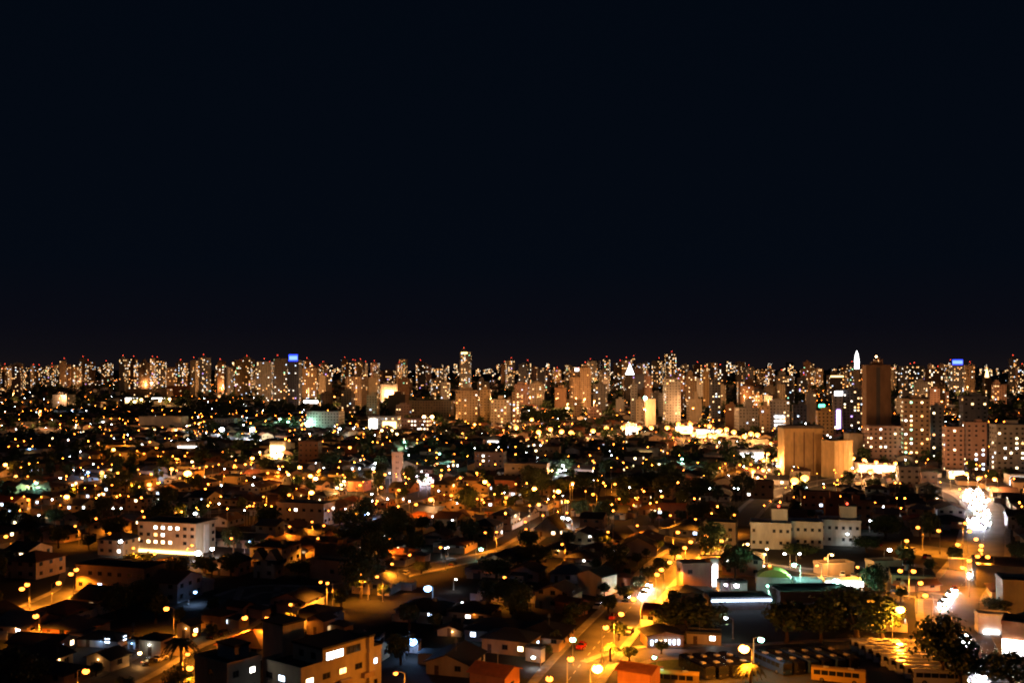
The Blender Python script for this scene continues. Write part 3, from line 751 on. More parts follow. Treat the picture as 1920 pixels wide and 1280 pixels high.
def f5(s_, i, f, kk, n): return 'win_white' if (s_, i, f) in ((1, 1, 2), (1, 0, 1)) else 'glass_dark' if s_ == 1 or i % 2 else 'none'
T = tower(365, 488, 1252, 1350, 'tan', .0, .75, -38, label='brownish four-storey block beside the one with the stair tower', name='apartment_block', top='none', litfn=f5, winw=1.4)
t, w, l, h = T; wing(T, -w / 2 + 2, w / 2 - 3, -l / 2 + 4, l / 2 - .5, h + .003, h + 2.6, 'grey', 'attic_storey')
# plain dark building with a lower wing
T = tower(590, 676, 1024, 1056, 'brown', .0, .8, -17, label='plain brown block with a roof shaft beside the roadside park', name='hall', top='none', litfn=lambda s_, i, f, kk, n: 'glass_dark' if s_ == 1 else 'none')
t, w, l, h = T; wing(T, w * .22, w * .36, -l / 2 - .4, -l / 2 + 3, 0, h + 2.2, 'brown', 'roof_shaft')
T = tower(580, 672, 1059, 1092, 'tan', .0, .5, -25, label='two-storey tan shop house with three side windows by the street', name='shop_house', top='none', litfn=lambda s_, i, f, kk, n: 'glass_dark' if s_ == 1 or (i, f) == (2, 0) else 'none')
# twin-gabled house
p = gp(505, 1082)
hh = house_px(476, 532, 1055, 1083, .8, roof='gable_y', wall='cream', roofm='black', label='cream two-storey house with twin pointed gables')
m_ = MB(); w = 56 / F * p.y
for s in (-.26, .26):
    b0 = MB(); m_.quad([(s * w - 2.2, -w * .33, 6.0), (s * w + 2.2, -w * .33, 6.0), (s * w, -w * .33, 9.2)]); m_.quad([(s * w - 2.4, -w * .34, 5.9), (s * w, -w * .34, 9.4), (s * w, w * .1, 9.4), (s * w - 2.4, w * .1, 5.9)], 1); m_.quad([(s * w, -w * .34, 9.4), (s * w + 2.4, -w * .34, 5.9), (s * w + 2.4, w * .1, 5.9), (s * w, w * .1, 9.4)], 1)
put('gable', m_.mesh('gable', [M['wall_cream'], M['roof_black']]), hh)
# white apartment complex
def f6(s_, i, f, kk, n): return 'win_white' if (s_, i, f) == (0, 3, 2) else 'glass_dark'
for x0, x1, yt, yb, tw, rt in ((1408, 1482, 984, 1029, 1480, -14), (1476, 1542, 982, 1027, None, -14), (1534, 1612, 979, 1023, 1556, -14)):
    T = tower(x0, x1, yt, yb, 'white', .0, .75, rt, label={1408: 'white four-storey block, the complex wing beside the brown slab', 1476: 'white four-storey middle wing joining the complex', 1534: 'white four-storey wing with a round bright lamp on its front'}[x0],
              name='apartment_block', top='none', litfn=f6, cols=2.3, winw=1.1)
    t, w, l, h = T
    if tw:
        wg = wing(T, w * .02, w * .42, -l * .1, l * .25, h + .003, h + 5.6, 'white', 'roof_tower')
        m_ = MB(); m_.ball((w * .2, 0, h + 6.5), .4, 0, 8, 6); put('beacon', m_.mesh('beacon', M['bulb_red'], True), wg)
tower(1320, 1383, 983, 1021, 'tan', .02, .8, -17, label='brown three-storey slab with rows of small dark windows', name='apartment_block', top='none', litset=['win_dim'])
tower(1585, 1634, 944, 991, 'rust', .16, .6, -10, label='rust-red four-storey block behind the white complex', name='apartment_block', top='box')
tower(1545, 1590, 938, 975, 'rust', .2, .6, -10, label='low rust-red block with warm windows behind the white complex', name='apartment_block', top='box')
# cream house with blank side and white doorway
hh = house_px(1083, 1157, 1078, 1116, .9, rz=R(-40), roof='gable_y', wall='cream', roofm='black', wins=False, label='cream house with a blank wall and dazzling white entrance by the avenue')
lamp(1149, 1095, 'white', 2, 2.6, 700)
house_px(1155, 1186, 1080, 1104, 1, roof='hip', wall='rust', roofm='terracotta', label='small rust-red house with red tiles against the blank cream house')
T = tower(1268, 1335, 1062, 1104, 'pink', .0, .7, 8, label='pink two-storey house with dark flat roof beside the white-lit yard', name='house', cat='house', top='none', litfn=lambda s_, i, f, kk, n: 'glass_dark' if f > 0 and i in (0, 1) else 'none')
house_px(1255, 1318, 1108, 1128, .9, rz=R(10), roof='hip', wall='tan', roofm='black', label='low tan house with black pyramid roof below the pink house')
house_px(1316, 1358, 1026, 1046, .8, rz=R(5), roof='hip', wall='grey', roofm='clay', label='grey house with small hipped roof above the pink house')
house_px(1310, 1375, 1048, 1068, .6, rz=R(5), roof='flat', wall='white', roofm='fibre', label='white flat-roofed annex lit by the white yard')
house_px(1162, 1232, 1024, 1042, .8, rz=R(-8), roof='gable_y', wall='cream', roofm='black', pitch=.5, wins=False, label='cream house with a big blank gable by the avenue trees')
house_px(1003, 1062, 990, 1006, .9, rz=R(-20), roof='gable_y', wall='grey', roofm='black', pitch=.9, lits=('win_warm', 'win_warm'), label='steep grey gable house with a pair of small yellow windows')
house_px(1003, 1092, 1112, 1142, .8, rz=R(-25), roof='gable_y', wall='ochre', roofm='clay', pitch=.4, label='wide ochre gabled house under the avenue lamps')
house_px(1040, 1102, 1128, 1152, .6, rz=R(-40), roof='gable_x', wall='rust', roofm='clay', wins=False, label='rust-red annex with sloping roof stepping down to the avenue')
house_px(903, 1015, 1196, 1226, .7, rz=R(-22), roof='hip', wall='ochre', roofm='black', lits=('win_cool', 'win_warm'), label='ochre two-storey house with wide black roof near the glaring lamp')
house_px(985, 1022, 1215, 1240, .5, rz=R(-30), roof='flat', wall='white', roofm='fibre', wins=False, label='white garage with a bright frontage at the avenue kerb')
lamp(1000, 1232, 'white', 2, 2.5, 350)
# house with a row of bluish windows, next to the depot
p = gp(1240, 1212)
hh = house_px(1200, 1282, 1190, 1213, .8, rz=R(6), roof='gable_y', wall='brown', roofm='fibre', pitch=.22, wins=False, label='brown low hall with a row of bluish lit windows')
w_ = 82 / F * p.y * .9
for i, mt in enumerate(('win_cool', 'win_cool', 'win_warm', 'win_white', 'win_cool', 'win_cool', 'win_cool')):
    put_win(hh, -w_ * .37 + i * w_ * .115, -w_ * .8 * .5 / 1.1 * 1.0, 1.5, 0, .7, 1.5, mt)
for ob in hh.children:
    if ob.name.startswith('window'): ob.location.y = min(v.co.y for v in hh.children[0].data.vertices)
house_px(1288, 1352, 1188, 1208, .5, rz=R(-12), roof='flat', wall='cream', roofm='fibre', lits=('win_white',), label='cream boundary store with one square lit window by the depot')
# long sheds by the white-lit yard
T = tower(1320, 1445, 1128, 1146, 'slate', 0, .45, 4, label='long dark shed with a white fascia below the white-lit yard', name='shed', top='none', litfn=lambda *a: 'none', roofm='fibre')
lit_panel(T, -1, 1, T[3] - .2, T[3] + .25, 'win_cool')  # white fascia given its own glow to look lit
T = tower(1440, 1600, 1118, 1150, 'dark', 0, .5, 4, label='wide dark warehouse roof behind the depot trees', name='shed', top='none', litfn=lambda *a: 'none', roofm='fibre')
T = tower(1490, 1545, 1143, 1172, 'white', 0, .4, 4, label='white wall building half hidden by the depot trees', name='shop', top='none', litfn=lambda *a: 'none')
# forecourt: canopies and shops under white light
T = tower(1418, 1482, 1088, 1113, 'white', 0, .6, -12, label='white shop with curved yellow-green lit roof in the forecourt', name='shop', top='none', litfn=lambda *a: 'none')
t, w, l, h = T; m_ = MB()
for i in range(8):
    a0, a1 = math.pi * i / 8, math.pi * (i + 1) / 8
    m_.quad([(-w / 2 * math.cos(a0), -l / 2, h + 3.2 * math.sin(a0)), (-w / 2 * math.cos(a1), -l / 2, h + 3.2 * math.sin(a1)), (-w / 2 * math.cos(a1), l / 2, h + 3.2 * math.sin(a1)), (-w / 2 * math.cos(a0), l / 2, h + 3.2 * math.sin(a0))])
m_.quad([(-w / 2 * math.cos(math.pi * i / 8), -l / 2, h + 3.2 * math.sin(math.pi * i / 8)) for i in range(9)])
solid('canopy_green', (.42, .5, .12), .5); put('barrel_roof', m_.mesh('barrel_roof', M['canopy_green']), t)
T = tower(1540, 1616, 1094, 1113, 'white', 0, .35, 2, label='long white canopy with a dazzling greenish lamp at its edge', name='canopy', cat='canopy', top='none', litfn=lambda *a: 'none'); lit_panel(T, -1, 1, T[3] - 1.2, T[3] + .3, 'sign_white')
T = tower(1488, 1540, 1092, 1113, 'slate', 0, .5, 2, label='slate-grey kiosk with bright goods between the forecourt canopies', name='kiosk', cat='kiosk', top='none', litfn=lambda *a: 'none'); lit_panel(T, -.2, .9, .8, 2.6, 'win_cool')
T = tower(1332, 1346, 1052, 1098, 'white', 0, .6, 0, label='narrow white lit pylon building at the yard entrance', name='pylon', cat='pylon', top='none', litfn=lambda *a: 'none'); lit_panel(T, -.8, .8, 1.0, T[3] - 1, 'sign_white')
for x, y in ((1362, 1103), (1382, 1104)):
    p = gp(x, y + 4)
    house(p, R(4), 5.2, 4, 3.0, 'flat', 'white', 'fibre', wins=False, label='small white kiosk under the pinkish lamp' if x > 1370 else 'small white kiosk beside the lavender wall', name='kiosk', cat='kiosk')
lamp(1381, 1097, 'pink', 3, 4.0, 3000); lamp(1361, 1096, 'pink', 2, 4.0, 1500)
tower(1526, 1600, 1062, 1080, 'tan', 0, .5, 12, label='tan low store with a small lit window by the forecourt road', name='shop', top='none', litfn=lambda *a: 'none')
tower(1624, 1690, 1058, 1082, 'cream', 0, .5, 14, label='cream low shop beside a lamp on the forecourt road', name='shop', top='none', litfn=lambda s_, i, f, kk, n: 'glass_dark')
# right-hand sheds and shops
tower(1826, 1990, 1070, 1108, 'dark', 0, .7, -20, label='large grey shed roof at the bend of the avenue', name='shed', top='none', litfn=lambda *a: 'none', roofm='fibre')
tower(1872, 2010, 1098, 1160, 'grey', 0, .5, -14, label='tall bare grey party-wall building beside the avenue', name='hall', top='none', litfn=lambda *a: 'none')
T = tower(1830, 1895, 1158, 1190, 'white', 0, .5, -12, label='white-fronted garage with a bright opening on the avenue', name='garage', top='none', litfn=lambda *a: 'none'); lit_panel(T, -.7, .2, .5, 2.0, 'sign_white')
T = tower(1884, 2000, 1178, 1250, 'rust', 0, .6, -30, label='orange corner shop with white lit side and dark eaves', name='shop', top='none', litfn=lambda *a: 'none'); lit_panel(T, -.98, -.3, 3.0, 6.5, 'sign_white')
T = tower(1780, 1812, 1052, 1068, 'white', 0, .3, -20, label='white hoarding wall beside the avenue glow', name='hoarding', cat='wall', top='none', litfn=lambda *a: 'none')
house_px(1690, 1760, 1095, 1108, .5, rz=R(8), roof='gable_x', wall='tan', roofm='clay', label='tan house behind paired lamps at the square')
# orange flat roofs at the bottom centre
house_px(1158, 1238, 1258, 1300, .8, rz=R(-28), roof='gable_x', wall='rust', roofm='terracotta', wins=False, pitch=.3, label='red-tiled roof house beside the depot lawn')
house_px(880, 975, 1262, 1300, .8, rz=R(-28), roof='gable_x', wall='rust', roofm='terracotta', lits=('win_warm',), pitch=.35, label='rust-red house with red tiles lit by a wall lamp')
# bottom-left street houses
house_px(20, 140, 1205, 1226, .6, rz=R(-12), roof='gable_x', wall='brown', roofm='black', lits=('win_warm', 'win_warm', 'win_warm', 'win_cool'), label='long brown house with a row of warm lit windows')
house_px(150, 245, 1196, 1212, .6, rz=R(-12), roof='hip', wall='white', roofm='black', lits=('win_cool', 'win_cool'), porch='blue', label='white house with bluish lit veranda behind the street')
hh = house_px(165, 240, 1232, 1256, .8, rz=R(-24), roof='gable_y', wall='cream', roofm='black', porch='warm', label='cream gabled house with glowing porch on the lower street')
house_px(60, 165, 1258, 1282, .7, rz=R(-24), roof='hip', wall='tan', roofm='black', label='tan house with broad black roof at the lower street end')
house_px(240, 262, 1202, 1216, .9, rz=R(-15), roof='flat', wall='white', roofm='fibre', porch='blue', label='small flat white garage glowing blue-white inside')
house_px(262, 322, 1196, 1228, .8, rz=R(-15), roof='hip', wall='cream', roofm='black', lits=('win_cool', 'win_cool'), porch='white', label='cream house with a big white-lit window opening on the street')
house_px(333, 376, 1170, 1196, .9, rz=R(-25), roof='gable_y', wall='ochre', roofm='black', lits=('win_warm', 'win_warm'), porch='warm', label='ochre house with pointed gable and two tall lit windows')
house_px(378, 440, 1150, 1178, .8, rz=R(-25), roof='hip', wall='tan', roofm='black', lits=('win_cool',), label='tan house with long dark roof and one white window')
house_px(425, 475, 1135, 1158, .8, rz=R(-25), roof='gable_x', wall='pink', roofm='black', label='pink house with dark gable roof at the street bend')
house_px(640, 722, 1196, 1218, .6, rz=R(-8), roof='flat', wall='white', roofm='black', label='white flat-roofed house washed by bluish flood light')
house_px(722, 790, 1205, 1222, .35, rz=R(-8), roof='flat', wall='white', roofm='fibre', wins=False, label='low white yard wall building under the bluish flood lamp')
house_px(575, 628, 1160, 1190, .8, rz=R(-30), roof='gable_y', wall='tan', roofm='black', lits=('win_dim',), label='tan house with sloping black roof behind the stair tower')
house_px(820, 872, 1180, 1192, .7, rz=R(-10), roof='gable_y', wall='cream', roofm='clay', porch='warm', label='small cream house with a softly glowing gable')
house_px(400, 470, 1052, 1078, .8, rz=R(-17), roof='gable_y', wall='pink', roofm='black', porch='warm', label='pink house with tall gable under orange light')
T = tower(326, 400, 1098, 1113, 'white', 0, .6, -25, label='low white canopy glowing blue-white in a dark yard', name='canopy', cat='canopy', top='none', litfn=lambda *a: 'none', roofm='metal')
lamp(366, 1110, 'blue', 2, 3.5, 900)

# ================================================================== right-hand towers (close enough for single windows)
BR = dict(litp=0)
T = tower(1459, 1541, 806, 892, 'sand', .0, .55, 2, 'blank', 'none', label='huge windowless ochre slab with vertical joints above two flaring lamps', name='windowless_slab', cols=6.5, litfn=lambda s_, i, f, kk, n: 'none' if s_ == 0 else 'glass_dark')
tower(1541, 1598, 829, 897, 'sand', .0, .7, 28, 'blank', 'none', label='ochre block with a column of lit stair windows beside the windowless slab', name='tower_block', litfn=lambda s_, i, f, kk, n: ('win_warm' if f in (0, 4) else 'glass_dark') if s_ == 3 and i % 2 else 'none')
t, w, l, h = T
for u in (-.24, .02, .26):
    m_ = MB(); m_.box(u * w - .35, u * w + .35, -l / 2 - .2, -l / 2 - .142, 1.5, h - 1.5); put('joint_strip', m_.mesh('joint_strip', M['wall_brown']), t)
m_ = MB(); m_.box(-w / 2 - .5, w / 2 + .5, -l / 2 - .7, l / 2 + .5, h + .91, h + 2.6); put('roof_cap', m_.mesh('roof_cap', M['wall_dark']), t)  # roof cap coloured dark to carry the shadow of the overhang
T = tower(1617, 1669, 686, 858, 'brown', .0, .8, -6, 'blank', 'box', label='tall blank brown tower with a dark central strip', cols=9, litfn=lambda s_, i, f, kk, n: 'none')
t, w, l, h = T; m_ = MB(); m_.box(-w * .1, w * .06, -l / 2 - .3, -l / 2 - .15, 2, h - 1); put('dark_strip', m_.mesh('dark_strip', M['wall_dark']), t)
m_ = MB(); m_.tube([(0, 0, h + 2), (0, 0, h + 7)], [.25, .1], 6); mast = put('mast', m_.mesh('mast', M['metal_dark']), t)
m_ = MB(); m_.ball((0, 0, h + 7.3), .7, 0, 8, 6); put('beacon', m_.mesh('beacon', M['bulb_warm'], True), mast)
tower(1620, 1690, 801, 867, 'pink', .12, .6, -4, 'bands', 'none', label='pink block of horizontal bands in front of the blank brown tower')
tower(1690, 1742, 750, 870, 'tan', .30, .8, -14, 'columns', 'box', label='tan tower with many colourful lit windows beside the banded block', litset=['win_warm', 'win_white', 'win_orange', 'win_warm', 'win_green'])
tower(1742, 1768, 762, 868, 'slate', .14, .8, -10, 'columns', 'box', label='narrow dark slate tower beside the colourful tan tower')
tower(1768, 1806, 803, 884, 'pink', .26, .7, -10, 'grid', 'none', label='pink mid-rise with yellow lit rows, lower half of the pair')
tower(1806, 1848, 794, 884, 'pink', .32, .7, -10, 'grid', 'box', label='pink mid-rise with bluish window columns, taller half of the pair', litset=['win_cool', 'win_white', 'win_cool', 'win_warm'])
tower(1858, 1930, 799, 892, 'grey', .14, .6, -6, 'grid', 'box', label='wide grey apartment tower with a regular grid of small windows')
tower(1681, 1724, 878, 922, 'grey', .05, .7, -10, 'grid', 'none', label='grey four-storey office at the start of the curving avenue')
tower(1724, 1756, 888, 926, 'brown', .1, .7, -10, 'columns', 'none', label='brown narrow block beside the curving avenue')
tower(1583, 1618, 815, 862, 'cream', .0, .7, 12, 'blank', 'none', label='cream blank block with sloping top behind the ochre slabs', litfn=lambda *a: 'none')
tower(1800, 1850, 745, 868, 'slate', .10, .7, -10, 'columns', 'box', label='dark slate tower rising behind the pink pair', near_win=False)
tower(1530, 1562, 772, 826, 'ochre', .06, .8, -8, 'grid', 'box', near_win=False, label='ochre tower with dark windows under a turquoise sign')
T = tower(1528, 1550, 764, 800, 'dark', .05, .8, -8, 'grid', 'none', near_win=False, label='dark block carrying an oval turquoise sign'); lit_panel(T, -.5, .6, T[3] + .5, T[3] + 4, 'sign_green')
T = tower(1442, 1480, 752, 812, 'white', .1, .7, -12, 'columns', 'box', near_win=False, label='white ribbed tower with three bright lit floors')
for k in range(3): lit_panel(T, -.5, .5, T[3] * (.25 + k * .13), T[3] * (.25 + k * .13) + 1.6, 'sign_white')
tower(1485, 1512, 760, 806, 'slate', .12, .7, -8, 'columns', 'box', near_win=False)
tower(1510, 1530, 738, 806, 'cream', .04, .8, -8, 'blank', 'box', near_win=False)
T = tower(1560, 1580, 742, 812, 'grey', .12, .8, -8, 'grid', 'none', near_win=False, label='grey tower with violet lit corner and white roof sign'); lit_panel(T, -.7, .9, T[3] + .5, T[3] + 5, 'sign_white'); lit_panel(T, -.3, .5, 4, 26, 'win_violet')
tower(1578, 1618, 732, 812, 'slate', .32, .7, -10, 'grid', 'box', near_win=False)
tower(1424, 1444, 762, 818, 'tan', .2, .8, -8, 'grid', 'box', near_win=False)
# skyline: x0, x1, top, ground line, wall, lit share, style, beacon
SKY = '''112 124 677 730 tan .2 columns 1|125 133 684 730 brown .15 grid 0|133 153 689 729 ochre .35 grid 0|155 178 679 725 brown .3 grid 1|190 212 681 722 brown .28 grid 1|224 240 674 740 cream .15 columns 1
240 258 673 738 brown .3 columns 1|258 281 681 736 tan .2 columns 0|284 312 677 732 dark .35 grid 1|330 352 681 738 ochre .3 columns 1|357 372 677 744 cream .14 columns 1|372 395 671 742 white .25 grid 1|408 421 681 744 brown .25 grid 1
421 437 690 742 white .08 columns 0|441 478 675 747 ochre .3 columns 1|482 511 679 754 grey .18 columns 1|512 538 673 754 dark .14 grid 1|567 600 691 754 tan .4 grid 1|600 622 700 752 tan .3 grid 0|640 652 674 722 brown .2 columns 1
660 673 679 715 brown .3 grid 1|684 689 682 715 white .1 columns 1|695 712 681 715 pink .3 grid 1|780 796 681 728 brown .3 grid 1|757 767 717 745 white .1 blank 0|806 833 711 748 cream .3 grid 0|708 745 721 762 white .2 grid 0
691 712 708 756 cream .06 blank 0|648 690 707 768 tan .28 grid 0|920 958 750 799 cream .25 grid 0|895 918 716 750 cream .1 blank 0|720 740 695 740 brown .3 grid 0|960 976 736 797 tan .35 grid 0|977 993 722 765 tan .3 grid 0
1040 1063 728 772 brown .04 blank 0|1067 1096 708 772 tan .14 columns 0|1112 1139 721 778 grey .2 columns 0|1150 1171 681 735 ochre .16 columns 1|1130 1144 674 738 dark .35 grid 1|1192 1208 750 798 cream .1 columns 0|1182 1195 721 797 grey .14 columns 0
1243 1276 711 803 grey .14 columns 0|1222 1243 677 728 dark .3 grid 1|1245 1268 664 728 dark .4 grid 1|1285 1306 706 770 tan .2 columns 0|1287 1316 749 797 cream .06 blank 0|1318 1330 696 766 ochre .14 columns 1|1330 1351 716 795 slate .35 grid 0
1360 1379 759 808 brown .08 blank 0|1377 1421 766 814 grey .14 columns 0|1398 1412 711 766 brown .05 blank 1|1412 1430 741 768 ochre .5 grid 0|1394 1415 690 722 cream .2 columns 1|1155 1171 749 778 white .05 blank 0|1265 1283 701 760 brown .25 grid 1
1455 1489 706 765 grey .35 grid 1|1495 1515 709 748 cream .2 grid 1|1686 1732 687 752 cream .3 grid 1|1733 1770 693 756 brown .22 grid 1|1805 1827 685 742 tan .14 columns 1|1860 1886 722 768 pink .25 grid 0|1892 1910 673 740 dark .35 grid 1
1905 1925 690 745 brown .25 grid 1|1640 1655 700 745 brown .2 grid 1|1345 1362 690 745 brown .25 grid 1|1085 1108 690 772 tan .1 columns 1|1170 1210 702 750 tan .1 blank 0|1300 1316 684 742 brown .3 grid 1|1208 1222 705 770 pink .3 grid 0
20 40 690 728 tan .35 grid 1|42 60 693 728 slate .35 grid 0|62 84 689 727 brown .3 grid 1|86 108 692 728 slate .3 grid 1|0 20 688 729 ochre .35 grid 1|100 140 741 768 slate .1 grid 0|312 330 690 734 tan .3 grid 0'''
for row in SKY.replace('\n', '|').split('|'):
    a = row.split()
    T = tower(float(a[0]), float(a[1]), float(a[2]), float(a[3]), a[4], float(a[5]), U(.6, .95), None, a[6], 'step' if random.random() < .2 else 'box', beacon=a[7] == '1')
# skyline landmarks
T = tower(540, 566, 676, 770, 'slate', .2, .8, -8, 'grid', 'none', label='dark blue tower crowned by a glowing blue sign'); lit_panel(T, -.75, .75, T[3] + 1.5, T[3] + 7.5, 'sign_pale_blue', 'sign_blue')
T = tower(862, 884, 660, 735, 'grey', .3, .8, -8, 'grid', 'step', label='tallest grey mid-skyline tower with orange lit crown', beacon=True); lit_panel(T, -.7, .5, T[3] - 4, T[3] - .5, 'sign_warm')
T = tower(854, 901, 733, 797, 'tan', .12, .7, -8, 'columns', 'box', label='tan ribbed twin slab beside the yellow stair column'); tower(900, 921, 731, 797, 'ochre', .1, .8, -8, 'grid', 'box', label='ochre slab with a lit yellow stair column')
tower(728, 767, 741, 781, 'brown', 0, .9, -8, 'blank', 'box', label='big brown windowless cube with roof house', litfn=lambda *a: 'none', near_win=True, name='windowless_cube')
tower(767, 852, 752, 787, 'tan', .03, .6, -2, 'grid', 'none', label='wide low tan hall behind the brown windowless cube', name='hall')
T = tower(993, 1022, 720, 768, 'cream', .2, .8, -8, 'columns', 'none', label='cream tower with a rounded dome-like top'); t, w, l, h = T; m_ = MB(); m_.ball((0, 0, h), w * .42, 0, 16, 10, .7); put('dome', m_.mesh('dome', M['wall_cream'], True), t)
T = tower(1070, 1105, 696, 770, 'tan', .12, .8, -8, 'columns', 'none', label='tan tower with a white wave-shaped lit sign on top'); lit_panel(T, -.5, .8, T[3] + .5, T[3] + 5, 'sign_white')
T = tower(1172, 1190, 703, 756, 'cream', .1, .9, 0, 'grid', 'none', label='cream tower under a floodlit white pyramid roof'); t, w, l, h = T
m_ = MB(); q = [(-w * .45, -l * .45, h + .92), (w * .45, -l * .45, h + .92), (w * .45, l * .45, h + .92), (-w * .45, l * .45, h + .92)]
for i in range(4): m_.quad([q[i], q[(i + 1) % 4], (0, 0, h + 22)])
put('pyramid_roof', m_.mesh('pyramid_roof', M['sign_white']), t)  # floodlight on the pyramid put into its material as glow
T = tower(1207, 1229, 749, 803, 'cream', .02, .8, 4, 'blank', 'none', label='cream blank tower with a green lamp on its roof edge'); t, w, l, h = T
m_ = MB(); m_.ball((-w * .5, -l * .4, h + 1.8), 2.0, 0, 10, 8); m_.box(-w * .5 - .1, -w * .5 + .1, -l * .4 - .1, -l * .4 + .1, h - .5, h + .2, 0); put('green_lamp', m_.mesh('green_lamp', M['bulb_green'], True), t)
T = tower(1382, 1400, 716, 766, 'pink', .8, .8, 0, 'grid', 'none', label='slim pink tower covered in pinkish white lights')
T = tower(1550, 1582, 704, 752, 'tan', .15, .8, 0, 'bands', 'step', label='tan stepped tower with glowing crown terraces'); lit_panel(T, -.9, .9, T[3] - 3, T[3] - .5, 'sign_warm')
T = tower(1778, 1806, 683, 742, 'slate', .35, .7, -6, 'grid', 'none', label='dark tower with a broad white and blue roof sign', litset=None); lit_panel(T, -.7, .8, T[3] + 1.5, T[3] + 8.5, 'sign_pale_blue', 'sign_blue')
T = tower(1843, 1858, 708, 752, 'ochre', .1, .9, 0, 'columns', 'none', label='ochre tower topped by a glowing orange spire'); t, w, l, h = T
m_ = MB(); m_.tube([(0, 0, h), (0, 0, h + 9), (0, 0, h + 20)], [w * .32, w * .22, .2], 8); put('spire', m_.mesh('spire', M['sign_warm'], True), t)  # light on the spire put into its material as glow
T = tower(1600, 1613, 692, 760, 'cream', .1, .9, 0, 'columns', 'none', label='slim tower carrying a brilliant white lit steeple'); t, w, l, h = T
m_ = MB(); m_.tube([(0, 0, h), (0, 0, h + 12), (0, 0, h + 13), (0, 0, h + 27), (0, 0, h + 34)], [w * .42, w * .36, w * .45, w * .25, .3], 8); put('steeple', m_.mesh('steeple', M['sign_white'], True), t)  # white light on the steeple put into its material as glow
T = tower(575, 646, 773, 807, 'white', .0, .5, -10, 'grid', 'none', label='white five-storey block with tiny dark windows', litfn=lambda s_, i, f, kk, n: 'glass_dark', near_win=False)
T = tower(690, 752, 782, 808, 'white', .3, .6, -4, 'grid', 'none', label='white shopping hall with tall lit window grid', near_win=False); lit_panel(T, -.9, -.4, 2, T[3] - 2, 'win_white'); lit_panel(T, .0, .9, 4, T[3] - 5, 'sign_warm')
T = tower(752, 808, 786, 808, 'pink', .8, .5, -2, 'bands', 'none', label='pink shopping wing with continuous lit window bands', near_win=False)
T = tower(568, 602, 756, 772, 'white', .1, .5, 0, 'grid', 'none', label='low hall with a white lettered roof sign', near_win=False); lit_panel(T, -.9, .8, T[3] + .4, T[3] + 4.5, 'sign_white')
T = tower(1172, 1194, 795, 822, 'white', .0, .6, 0, 'grid', 'none', label='low white shop glowing amid orange lamps', near_win=False); lit_panel(T, -.9, .9, 2, T[3] - 3, 'sign_white')
T = tower(262, 352, 783, 808, 'cream', .0, .4, -6, 'grid', 'none', label='long cream hall glowing yellow under flood lamps', near_win=False, litfn=lambda *a: 'none', name='hall')
T = tower(1380, 1432, 846, 866, 'white', .0, .5, 4, 'grid', 'none', label='white-lit market hall with bright frontage', near_win=False, litfn=lambda *a: 'none', name='hall'); lit_panel(T, -.9, .9, 2, T[3] - 1.5, 'sign_white')
T = tower(1885, 1940, 893, 918, 'white', .0, .5, -4, 'grid', 'none', label='white shop with brilliant billboard frontage at the junction', litfn=lambda *a: 'none', name='shop'); lit_panel(T, -.95, .9, 1.5, T[3] - 1, 'sign_white')
T = tower(890, 950, 850, 888, 'brown', .2, .6, -10, 'grid', 'none', label='brown apartment block with scattered warm windows mid-valley', near_win=True)
tower(945, 1032, 872, 912, 'grey', .04, .5, -10, 'grid', 'none', label='grey stepped apartment house above the valley lamps')
tower(560, 604, 830, 878, 'brown', .05, .6, -8, 'columns', 'none', label='brown block with a dark roof beside the flared driveway'); tower(735, 756, 850, 905, 'tan', .1, .8, 0, 'columns', 'none', label='slim tan water-tower block lit from its foot')
tower(1000, 1052, 840, 872, 'brown', .06, .5, -10, 'grid', 'none', label='brown low block above the floodlit court')
tower(105, 140, 741, 765, 'slate', .3, .7, 0, 'grid', 'none', label='slate block with bluish striped windows', near_win=False)
tower(238, 322, 730, 748, 'tan', .06, .4, 0, 'bands', 'none', label='long low tan block with a white strip light', near_win=False); tower(313, 366, 724, 742, 'rust', .05, .5, 0, 'blank', 'none', label='low rust-red block on the far slope', near_win=False)
tower(400, 445, 786, 803, 'grey', .05, .5, -6, 'grid', 'none', label='grey hall behind the white twin floodlights', near_win=False)
tower(1500, 1560, 925, 955, 'brown', .1, .5, -8, 'grid', 'none', label='dark brown low block behind the rust-red blocks'); tower(1395, 1450, 905, 935, 'tan', .12, .6, -8, 'grid', 'none', label='tan low block below the market hall')
tower(1230, 1290, 950, 972, 'rust', .1, .5, -10, 'grid', 'none', label='rust-red low shop beside the sodium-lit yard')
T = tower(506, 545, 830, 858, 'white', .0, .5, -20, 'grid', 'none', label='white hall overexposed by warm flood lamps at the flared driveway', near_win=False, litfn=lambda *a: 'none', name='hall'); lit_panel(T, -.9, .6, 1, T[3] - 2, 'sign_warm')  # hall and its glowing panel added to brighten the driveway patch
for x0, x1, yt, yb, lb in ((1266, 1298, 800, 818, 'filling-station canopy glowing orange-white beside the junction lamps'), (1304, 1350, 806, 822, 'long filling-station canopy blazing white at the junction'), (1176, 1196, 803, 818, 'small bright canopy among the big orange lamps'), (236, 262, 746, 757, 'far blazing canopy on the left slope'), (285, 318, 746, 754, 'far white strip canopy on the left slope'), (1604, 1676, 874, 886, 'long white-lit terminal canopy beside the banded block'), (1776, 1806, 884, 898, 'white-lit filling station at the avenue start')):  # canopies and their glowing panels added to make bright patches
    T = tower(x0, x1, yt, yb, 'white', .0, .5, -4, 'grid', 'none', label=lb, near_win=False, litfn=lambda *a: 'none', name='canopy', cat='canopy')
    lit_panel(T, -1, 1, T[3] * .25, T[3] * .75, 'sign_warm'); lit_panel(T, -1, 1, T[3] * .8, T[3] - .2, 'sign_white')
